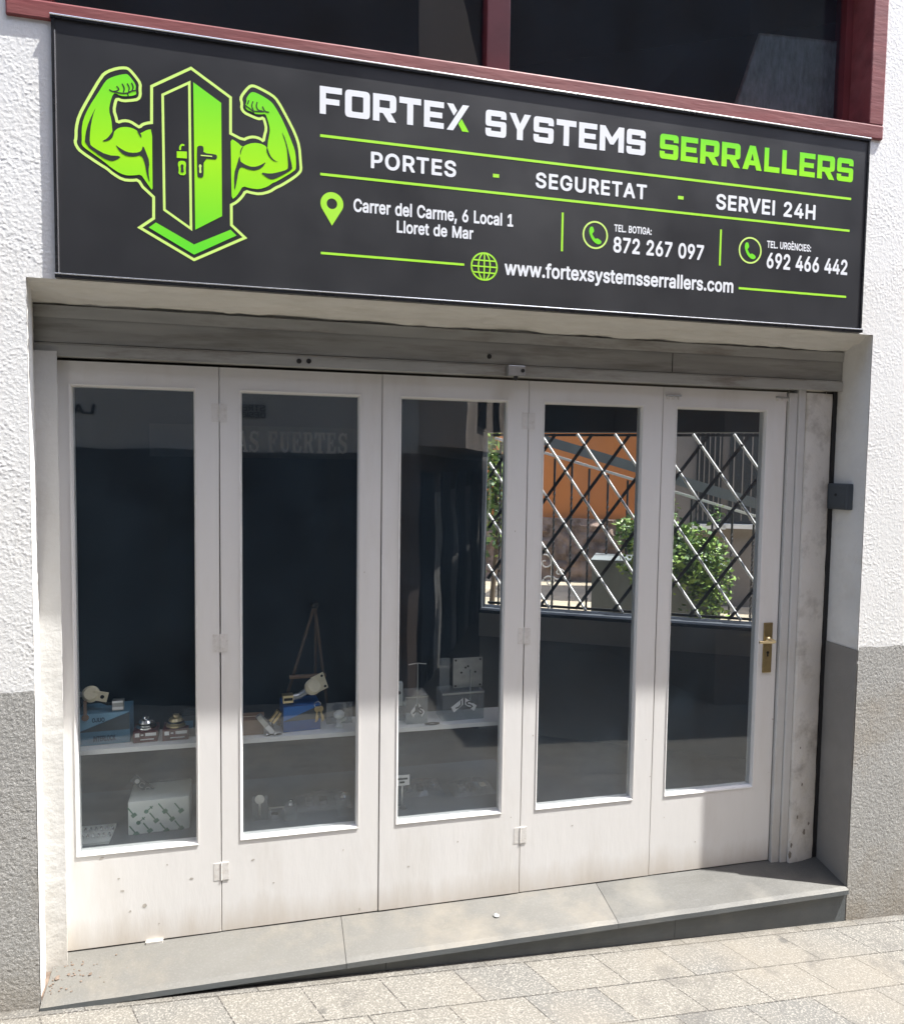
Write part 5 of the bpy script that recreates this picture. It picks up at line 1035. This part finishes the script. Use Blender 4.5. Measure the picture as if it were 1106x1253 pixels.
# sign board at the back of the shop
SER = {'A': [[(0,0),(.34,0),(.34,.1),(.27,.1),(.31,.26),(.62,.26),(.66,.1),(.58,.1),(.58,0),(1,0),(1,.1),(.92,.1),(.64,1),(.38,1),(.10,.1),(0,.1)], [(.36,.38),(.56,.38),(.46,.74)]],
 'S': [[(.05,0),(.15,0),(.18,.06),(.5,-.02),(.85,.06),(.95,.3),(.85,.5),(.35,.68),(.33,.82),(.5,.9),(.72,.82),(.78,.68),(.9,.68),(.9,1),(.8,1),(.77,.94),(.5,1.02),(.18,.94),(.06,.72),(.16,.5),(.66,.32),(.68,.18),(.5,.09),(.26,.18),(.18,.34),(.05,.34)]],
 'F': [[(0,0),(.55,0),(.55,.1),(.42,.1),(.42,.45),(.55,.45),(.58,.34),(.68,.34),(.68,.68),(.58,.68),(.55,.56),(.42,.56),(.42,.9),(.7,.9),(.82,.68),(.93,.68),(.93,1),(0,1),(0,.9),(.13,.9),(.13,.1),(0,.1)]],
 'U': [[(0,1),(0,.9),(.11,.9),(.11,.25),(.25,.04),(.5,-.02),(.75,.04),(.87,.25),(.87,.9),(1,.9),(1,1),(.64,1),(.64,.9),(.76,.9),(.76,.28),(.66,.14),(.52,.11),(.41,.2),(.41,.9),(.54,.9),(.54,1)]],
 'E': [[(0,0),(.95,0),(.95,.34),(.85,.34),(.72,.1),(.42,.1),(.42,.45),(.55,.45),(.58,.34),(.68,.34),(.68,.68),(.58,.68),(.55,.56),(.42,.56),(.42,.9),(.7,.9),(.82,.68),(.93,.68),(.93,1),(0,1),(0,.9),(.13,.9),(.13,.1),(0,.1)]],
 'R': [[(0,0),(.52,0),(.52,.1),(.42,.1),(.42,.45),(.5,.45),(.66,.06),(.76,0),(1,0),(1,.1),(.93,.1),(.78,.5),(.93,.62),(.93,.86),(.75,1),(0,1),(0,.9),(.13,.9),(.13,.1),(0,.1)], [(.42,.55),(.56,.56),(.64,.66),(.64,.8),(.56,.9),(.42,.9)]],
 'T': [[(.22,0),(.78,0),(.78,.1),(.65,.1),(.65,.9),(.76,.9),(.88,.66),(1,.66),(1,1),(0,1),(0,.66),(.12,.66),(.24,.9),(.35,.9),(.35,.1),(.22,.1)]],
 'C': [[(.95,.3),(.82,.06),(.5,-.02),(.15,.1),(0,.5),(.15,.9),(.5,1.02),(.76,.93),(.8,1),(.9,1),(.9,.66),(.8,.66),(.7,.86),(.52,.92),(.36,.8),(.3,.5),(.36,.2),(.54,.08),(.74,.16),(.84,.32)]],
 'J': [[(.2,1),(.2,.9),(.34,.9),(.34,.2),(.24,.1),(.16,.3),(0,.3),(.06,.06),(.28,-.02),(.56,.06),(.63,.25),(.63,.9),(.78,.9),(.78,1)]]}
YB = 2.2
b0, b1 = at(236, 552, YB), at(436, 522, YB)
t = thing('safe_sign', 'dim board lettered in pale serif capitals at the back of the shop', 'sign', (b0.x, YB, b0.z))
zb0, zb1 = at(300, 553, YB).z, at(300, 527, YB).z; xa = at(290, 550, YB).x; xb = at(427, 550, YB).x
bm = B(); add_box(bm, xa-.50, at(438, 550, YB).x, YB+.004, YB+.03, zb0-.035, zb1+.03); obj('sign_board', bm, 'board_dark', t)
bm = B(); word = 'CAJAS FUERTES'; step = (xb-xa)/9.55
x = xa - step*3
for ch in word:
    if ch == ' ': x += step*.55; continue
    fill(bm, [[(x+a*step*.9, zb0+b*(zb1-zb0)) for a, b in lp] for lp in SER[ch]], lambda a, b: Vector((a, YB, b))); x += step
obj('lettering', bm, 'lettering_grey', t, fix=False)

# ------------------------------------------------------------------ scissor gate in the side window
gt = thing('scissor_gate', 'folding scissor gate of crossing bars, sunlit ones coloured white, the others dark, across the side window', 'gate', tuple(wp(.6, SZ0, .05)))
NW = -WN      # towards the camera
GP, GN0, GZN = .235, .124, 1.79
slope = .17/(GP/2)
def clip_bar(s0, z0, sl):
    """segment of the line through (s0, z0) with slope sl inside the window"""
    out = []
    for s in (SW0+.005, SW1-.005):
        z = z0 + sl*(s-s0)
        if SZ0+.004 <= z <= SZ1-.004: out.append((s, z))
    for z in (SZ0+.004, SZ1-.004):
        s = s0 + (z-z0)/sl
        if SW0+.005 < s < SW1-.005: out.append((s, z))
    return sorted(out)[:1] + sorted(out)[-1:] if len(out) >= 2 else None
nodes = set()
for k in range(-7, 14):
    for sgn, m, off in ((1, 'white_or_sunlit_metal', .168), (-1, 'dark_iron', .182)):  # pale bars carry painted sunlight, the crossing set is dark
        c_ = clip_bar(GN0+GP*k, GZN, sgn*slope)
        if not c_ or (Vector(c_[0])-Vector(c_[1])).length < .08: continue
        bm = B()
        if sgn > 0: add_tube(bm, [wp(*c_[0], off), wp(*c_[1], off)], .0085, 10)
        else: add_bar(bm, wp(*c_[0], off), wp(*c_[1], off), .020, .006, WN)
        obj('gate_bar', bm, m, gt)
bm = B()
for i in range(-3, 12):
    for j in range(-8, 2):
        s, z = GN0+GP*(i+.5*(j % 2)), GZN+.17*j
        if SW0 < s < SW1 and SZ0+.02 < z < SZ1-.01: add_lathe(bm, [(.010, 0), (.010, .03), (.005, .036)], wp(s, z, .190), NW, 10)
rv = obj('gate_rivets', bm, 'dark_iron', gt); rv.name = 'rivet'
tag(rv, kind='stuff')
for z in (SZ0+.008, SZ1-.01):
    bm = B(); wbox(bm, SW0+.004, SW1-.004, z-.008, z+.008, .196, .206); obj('gate_track', bm, 'dark_iron', gt)

# ------------------------------------------------------------------ sunlit yard seen through that window
GY = .25
bm = B(); g_ = []
for j in range(13):
    g_.append([bm.verts.new(wp(-9+18*i/14, GY+.02*math.sin(i*2.1+j), .15+j*.9)) for i in range(15)])
for a, b in zip(g_, g_[1:]):
    for i in range(14): bm.faces.new((a[i], a[i+1], b[i+1], b[i]))
tag(obj('yard_ground', bm, 'sand_ground'), 'sandy sunlit yard behind the side window', 'ground', kind='structure')
def yard(u, v, D): return on_plane(u, v, WA + WN*D, WN)
def sz(p): d = p-WA; return d.dot(WD), p.z
D0 = 4.6
sl_, _z = sz(yard(560, 540, D0)); sr_, _z2 = sz(yard(806, 540, D0)); zb = yard(700, 634, D0).z
t = thing('orange_house', 'orange plastered house wall beyond the lattice of the side window', 'building', tuple(wp(sr_, GY, D0)))
bm = B(); wbox(bm, sr_, sl_, zb, 4.8, D0, D0+.3); obj('plaster_wall', bm, 'orange_wall', t)
bm = B(); wbox(bm, sr_+.55, sr_+1.0, 2.5, 3.4, D0-.02, D0); obj('house_window', bm, 'shutter_greenblack', t)
t = thing('rubble_wall', 'rough brown rubble wall at the foot of the orange house', 'wall', tuple(wp(sr_, GY, D0)))
bm = B(); nx, nz = 90, 22; g_ = []
for j in range(nz+1):
    g_.append([bm.verts.new(wp(sr_-.2+(sl_-sr_+.2)*i/nx, GY-.1+(zb-GY+.1)*j/nz, D0-.12-.07*float(vnoise(np.array(i*.45), np.array(j*.55), 71)))) for i in range(nx+1)])
for a, b in zip(g_, g_[1:]):
    for i in range(nx): bm.faces.new((a[i], a[i+1], b[i+1], b[i]))
top = [bm.verts.new(wp(sr_-.2+(sl_-sr_+.2)*i/nx, zb, D0+.01)) for i in range(nx+1)]
for i in range(nx): bm.faces.new((g_[-1][i], g_[-1][i+1], top[i+1], top[i]))
obj('stone_face', bm, 'rubble_stone', t)
# grey house on the right with dark shutters and a grille
D1 = 3.4
s1, _z = sz(yard(808, 560, D1)); s0 = s1-3.2
t = thing('grey_house', 'grey brown house with dark shutters behind the leafy shrub', 'building', tuple(wp(s0, GY, D1)))
bm = B(); wbox(bm, s0, s1, GY-.1, 4.4, D1, D1+.9); obj('house_wall', bm, 'house_grey', t)
for ua, ub in ((853, 884), (893, 948)):
    a, _q = sz(yard(ua, 540, D1)); b, _q = sz(yard(ub, 540, D1)); za = yard(ua, 640, D1).z
    bm = B(); wbox(bm, b, a, za, 2.9, D1-.03, D1-.002); sh_ = obj('shutter', bm, 'shutter_greenblack', t)
    bm = B()
    for k in range(5): s = b+(a-b)*(k+.5)/5; wbox(bm, s-.006, s+.006, za+.03, 2.87, D1-.045, D1-.0305)
    obj('shutter_slat', bm, 'house_grey', sh_)
    bm = B(); wbox(bm, b-.05, a+.05, za-.05, za-.005, D1-.09, D1-.002); obj('window_sill', bm, 'white_or_sunlit_metal', t)
# stair railing falling to the right
D2 = 1.5
def rail_pt(u, v, D=D2): return yard(u, v, D)
t = thing('stair_railing', 'iron stair railing with twisted balusters sloping down to the right in the yard', 'railing', tuple(rail_pt(780, 700)))
a, b = rail_pt(606, 536), rail_pt(985, 650); bm = B(); add_bar(bm, a, b, .020, .030, -WN); obj('handrail', bm, 'white_or_sunlit_metal', t)  # pale colour along the iron rail for its sunlit top
a2, b2 = rail_pt(590, 516, D2+.5), rail_pt(985, 634, D2+.5); bm = B(); add_bar(bm, a2, b2, .085, .05, -WN); obj('stair_stringer', bm, 'planter_zinc', t)
for k, u in enumerate((613, 635, 657, 679, 700, 721, 744, 768, 792, 816, 846, 872, 896, 922, 950)):
    vt = 536+(u-606)*(650-536)/379; tp = rail_pt(u, vt+3); bt = Vector((tp.x, tp.y, GY))
    bm = B(); n = 40; rings = []
    for j in range(n+1):
        f = j/n; z = bt.z+(tp.z-bt.z)*f; tw = 9*math.pi*max(0, min(1, (f-.15)/.7)); r = .0105
        rings.append([bm.verts.new((tp.x+r*math.cos(tw+q*math.pi/2), tp.y+r*math.sin(tw+q*math.pi/2), z)) for q in range(4)])
    for p_, q_ in zip(rings, rings[1:]):
        for q in range(4): bm.faces.new((p_[q], p_[(q+1) % 4], q_[(q+1) % 4], q_[q]))
    obj('baluster', bm, 'dark_iron', t)
# zinc planter with a shrub, and a small shrub at the left
Dp = 1.0
def leaves(bm, c, r, n, size):
    for k in range(n):
        d = Vector((random.gauss(0, 1), random.gauss(0, 1), random.gauss(0, 1))).normalized()*(random.random()**.45)
        lump = 1+.28*math.sin(d.x*7+c[0])*math.sin(d.z*6+c[2])
        p = Vector(c) + Vector((d.x*r[0], d.y*r[1], d.z*r[2]))*lump
        a = Vector((random.gauss(0, 1), random.gauss(0, 1), random.gauss(0, .6))).normalized(); b = a.cross(Vector((random.gauss(0, 1), random.gauss(0, 1), random.gauss(0, 1)))).normalized()
        s = size*random.uniform(.6, 1.35); tip = a*s; w = b*s*.32
        vs = [bm.verts.new(p), bm.verts.new(p+tip*.5+w), bm.verts.new(p+tip), bm.verts.new(p+tip*.5-w)]
        f = bm.faces.new(vs); f.material_index = 0 if random.random() < .62 else 1
q0, q1 = yard(727, 684, Dp+.3), yard(880, 700, Dp+.3); sa, za = sz(q0); sb, _z = sz(q1)
t = thing('planter_trough', 'long grey zinc planter trough below the leafy shrub', 'planter', tuple(wp(sa, GY, Dp)))
bm = B(); wbox(bm, sb, sa, GY, za, Dp+.1, Dp+.55); obj('trough_body', bm, 'planter_zinc', t)
bm = B(); wbox(bm, sb-.01, sa+.01, za, za+.02, Dp+.09, Dp+.56); obj('trough_rim', bm, 'planter_zinc', t)
c_ = yard(826, 680, Dp+.05)
t = thing('leafy_shrub', 'bright green leafy shrub growing from the zinc planter trough', 'plant', (c_.x, c_.y, za))
bm = B(); leaves(bm, c_, (.36, .26, .26), 2600, .042); leaves(bm, c_ + WD*-.24 - Vector((0, 0, .20)), (.17, .16, .36), 1100, .040); leaves(bm, c_ + WD*.22 + Vector((0, 0, .16)), (.16, .14, .16), 500, .045)
for k in range(16): leaves(bm, c_ + Vector((random.uniform(-.42, .42), random.uniform(-.2, .1), random.uniform(-.1, .40))), (.05, .05, .09), 26, .045)
obj('foliage', bm, ('leaf_light', 'leaf_dark'), t, fix=False)
bm = B()
for k in range(7): add_tube(bm, [(c_.x+random.uniform(-.05, .05), c_.y, za-.02), (c_.x+random.uniform(-.15, .15), c_.y+random.uniform(-.1, .1), za+.2), (c_.x+random.uniform(-.28, .28), c_.y+random.uniform(-.15, .15), za+.42)], [.01, .007, .004], 6)
obj('stem', bm, 'bark', t)
c_ = yard(604, 590, 2.6)
t = thing('climbing_shrub', 'narrow sunlit shrub at the left edge of the side window', 'plant', (c_.x, c_.y, GY))
bm = B(); leaves(bm, c_, (.30, .30, .75), 1300, .075); obj('foliage', bm, ('leaf_light', 'leaf_dark'), t, fix=False)
bm = B(); add_tube(bm, [(c_.x, c_.y, GY-.02), (c_.x+.05, c_.y, 1.0), (c_.x, c_.y, c_.z+.3)], [.03, .02, .01], 8); obj('stem', bm, 'bark', t)
c_ = yard(770, 655, 1.6)
t = thing('small_plant', 'small bright plant at the edge of the planter beside the orange house', 'plant', (c_.x, c_.y, GY))
bm = B(); leaves(bm, c_, (.10, .10, .16), 260, .05); obj('foliage', bm, ('leaf_light', 'leaf_dark'), t, fix=False)
bm = B(); add_tube(bm, [(c_.x, c_.y, GY-.02), (c_.x, c_.y, c_.z)], [.012, .006], 6); obj('stem', bm, 'bark', t)
# curled iron ornament lying against the rubble wall
t = thing('scroll_ornament', 'pale curled iron scroll panel standing at the lower left of the side window', 'ornament', tuple(yard(668, 720, 1.9)))
for (u, v, r, tr) in ((667, 688, .085, 1), (684, 701, .07, -1), (672, 712, .06, 1)):
    c_ = yard(u, v, 1.9); pts = [c_ + WD*(r*(1-q_/9)*math.cos(q_*tr)) + Vector((0, 0, r*(1-q_/9)*math.sin(q_*tr))) for q_ in np.linspace(0, 8, 26)]
    bm = B(); add_tube(bm, pts, .007, 6); obj('scroll', bm, 'white_or_sunlit_metal', t)
a = yard(675, 705, 1.9); bm = B(); add_tube(bm, [Vector((a.x, a.y, GY)), a + Vector((0, 0, .15))], .008, 6); obj('stem_bar', bm, 'white_or_sunlit_metal', t)

# ------------------------------------------------------------------ across the street: only seen mirrored in the glass
YO = -2.85; YV = 2*(YD+.015) - YO        # mirrored depth
def opp(u, v, Y=YO): p = at(u, v, 2*(YD+.015)-Y); return Vector((p.x, Y, p.z))
xc = opp(503, 500).x
zbnd = opp(200, 549).z
SD = Vector((.40, -.92, 0)).normalized()     # the side lane
t = thing('facing_shop', 'shaded pale shop front across the street lettered LA, mirrored in the left glass', 'building', (xc-3, YO, -.4))
ZT = 2.62
cr0 = Vector((xc, YO, 0))
def lot(y0, z0, z1): bm = B(); add_prism(bm, [(-9, y0, z0), (xc, y0, z0), tuple(cr0 + SD*7 + Vector((0, 0, z0))), (-9, YO-6, z0)], (0, 0, z1-z0)); return bm
obj('sign_wall', lot(YO, zbnd, ZT), 'facing_plaster', t); obj('upper_wall', lot(YO, ZT, 6.3), 'facing_brown', t); obj('ground_wall', lot(YO, -.9, zbnd), 'facing_brown', t)
box_part('shop_shutters', 'facing_dark', t, -9, xc-.12, YO, YO+.03, -.9, zbnd-.002)
bm = B()
for k in range(7):
    x = xc-.6-1.25*k; add_box(bm, x-.05, x+.05, YO+.0305, YO+.05, -.9, zbnd-.003)
obj('shutter_post', bm, 'letter_black', t)
for word, ua, ub, vb, vt in (('LA', 117, 91, 507, 494), ('STREET', 326, 282, 505, 497), ('DESIGN', 326, 286, 512, 506)):
    a, b = opp(ua, vb), opp(ub, vb); zt = opp(ua, vt).z
    # the wall faces +Y: reads from right to left along X
    set_text(word, 0, a.x-b.x, a.z, zt-a.z, lambda p, q, a=a: Vector((a.x-p, YO+.012, q)), 'wall_lettering', 'letter_black', t)
P0 = Vector((xc, YO, 0)) ; NS = Vector((SD.y, -SD.x, 0)); NS = NS if NS.x > 0 else -NS
for k in range(6):
    q = P0 + SD*(.35+1.0*k); bm = B(); w_ = .55
    add_prism(bm, [q, q + SD*w_, q + SD*w_ + NS*.03, q + NS*.03], (0, 0, 2.5)); bmesh.ops.translate(bm, vec=(0, 0, -.9), verts=bm.verts); obj('lane_door', bm, 'facing_dark', t)
    q = P0 + SD*(.93+1.0*k); bm = B(); add_prism(bm, [q, q + SD*.35, q + SD*.35 + NS*.02, q + NS*.02], (0, 0, 2.3)); bmesh.ops.translate(bm, vec=(0, 0, -.9), verts=bm.verts); obj('lane_pillar', bm, 'facing_plaster', t)
bm = B(); q = P0 + SD*.3; add_prism(bm, [q, q + SD*4.2, q + SD*4.2 + NS*.40, q + NS*.40], (0, 0, 2.7)); bmesh.ops.translate(bm, vec=(0, 0, 1.80), verts=bm.verts); bal = obj('bay_window', bm, 'bay_plaster', t)
for k in range(3):
    q = P0 + SD*(.9+1.25*k) + NS*.40; bm = B(); add_prism(bm, [q, q + SD*.5, q + SD*.5 + NS*.02, q + NS*.02], (0, 0, 1.3)); bmesh.ops.translate(bm, vec=(0, 0, 2.0), verts=bm.verts); obj('bay_shutter', bm, 'facing_dark', bal)
# house on the other side of the lane
xr = opp(612, 500).x + 1.45
t = thing('lane_house', 'tall shaded house across the lane, mirrored in the right glass', 'building', (xr+2, YO, -.5))
q = Vector((xr, YO-1.8, -1.2)); bm = B(); add_prism(bm, [q, q + Vector((12, 0, 0)), q + Vector((12, -6, 0)), q + SD*7], (0, 0, 5.6)); obj('house_wall', bm, 'facing_brown', t)
q = cr0 + SD*6.6
bm = B(); add_prism(bm, [q + Vector((.02, 0, -1.2)), q + Vector((4.2, 0, -1.2)), q + Vector((4.2, -1, -1.2)), q + Vector((.45, -1, -1.2))], (0, 0, 6.0)); obj('added_lane_end_wall', bm, 'facing_brown', t)  # dark wall added to close the reflected sky gap at the lane's end
box_part('sky_mask_wall', 'facing_brown', t, 3.2, 15, YO-7.4, YO-6.05, -1.2, 10.2)  # tall wall added to keep sky out of the upper window's reflection
xw = opp(862, 500).x
q = Vector((xw, YO+.3, -1.2)); bm = B(); add_prism(bm, [q, q + Vector((9, 0, 0)), q + Vector((9, -2.05, 0)), q + Vector((0, -2.05, 0))], (0, 0, 6.6)); obj('house_wing', bm, 'facing_brown', t)
for k in range(3):
    box_part('wing_shutter', 'facing_dark', t, xw+.5+2.2*k, xw+1.6+2.2*k, YO+.302, YO+.33, -.2, 1.9)
for k in range(3):
    for zz in (.1, 2.9):
        bm = B(); add_box(bm, xr+1.0+2.4*k, xr+2.1+2.4*k, YO-1.798, YO-1.76, zz, zz+1.7); w_ = obj('house_shutter', bm, 'facing_dark', t)
        bm = B(); add_box(bm, xr+.92+2.4*k, xr+2.18+2.4*k, YO-1.798, YO-1.71, zz-.08, zz-.002); obj('shutter_sill', bm, 'facing_plaster', w_)
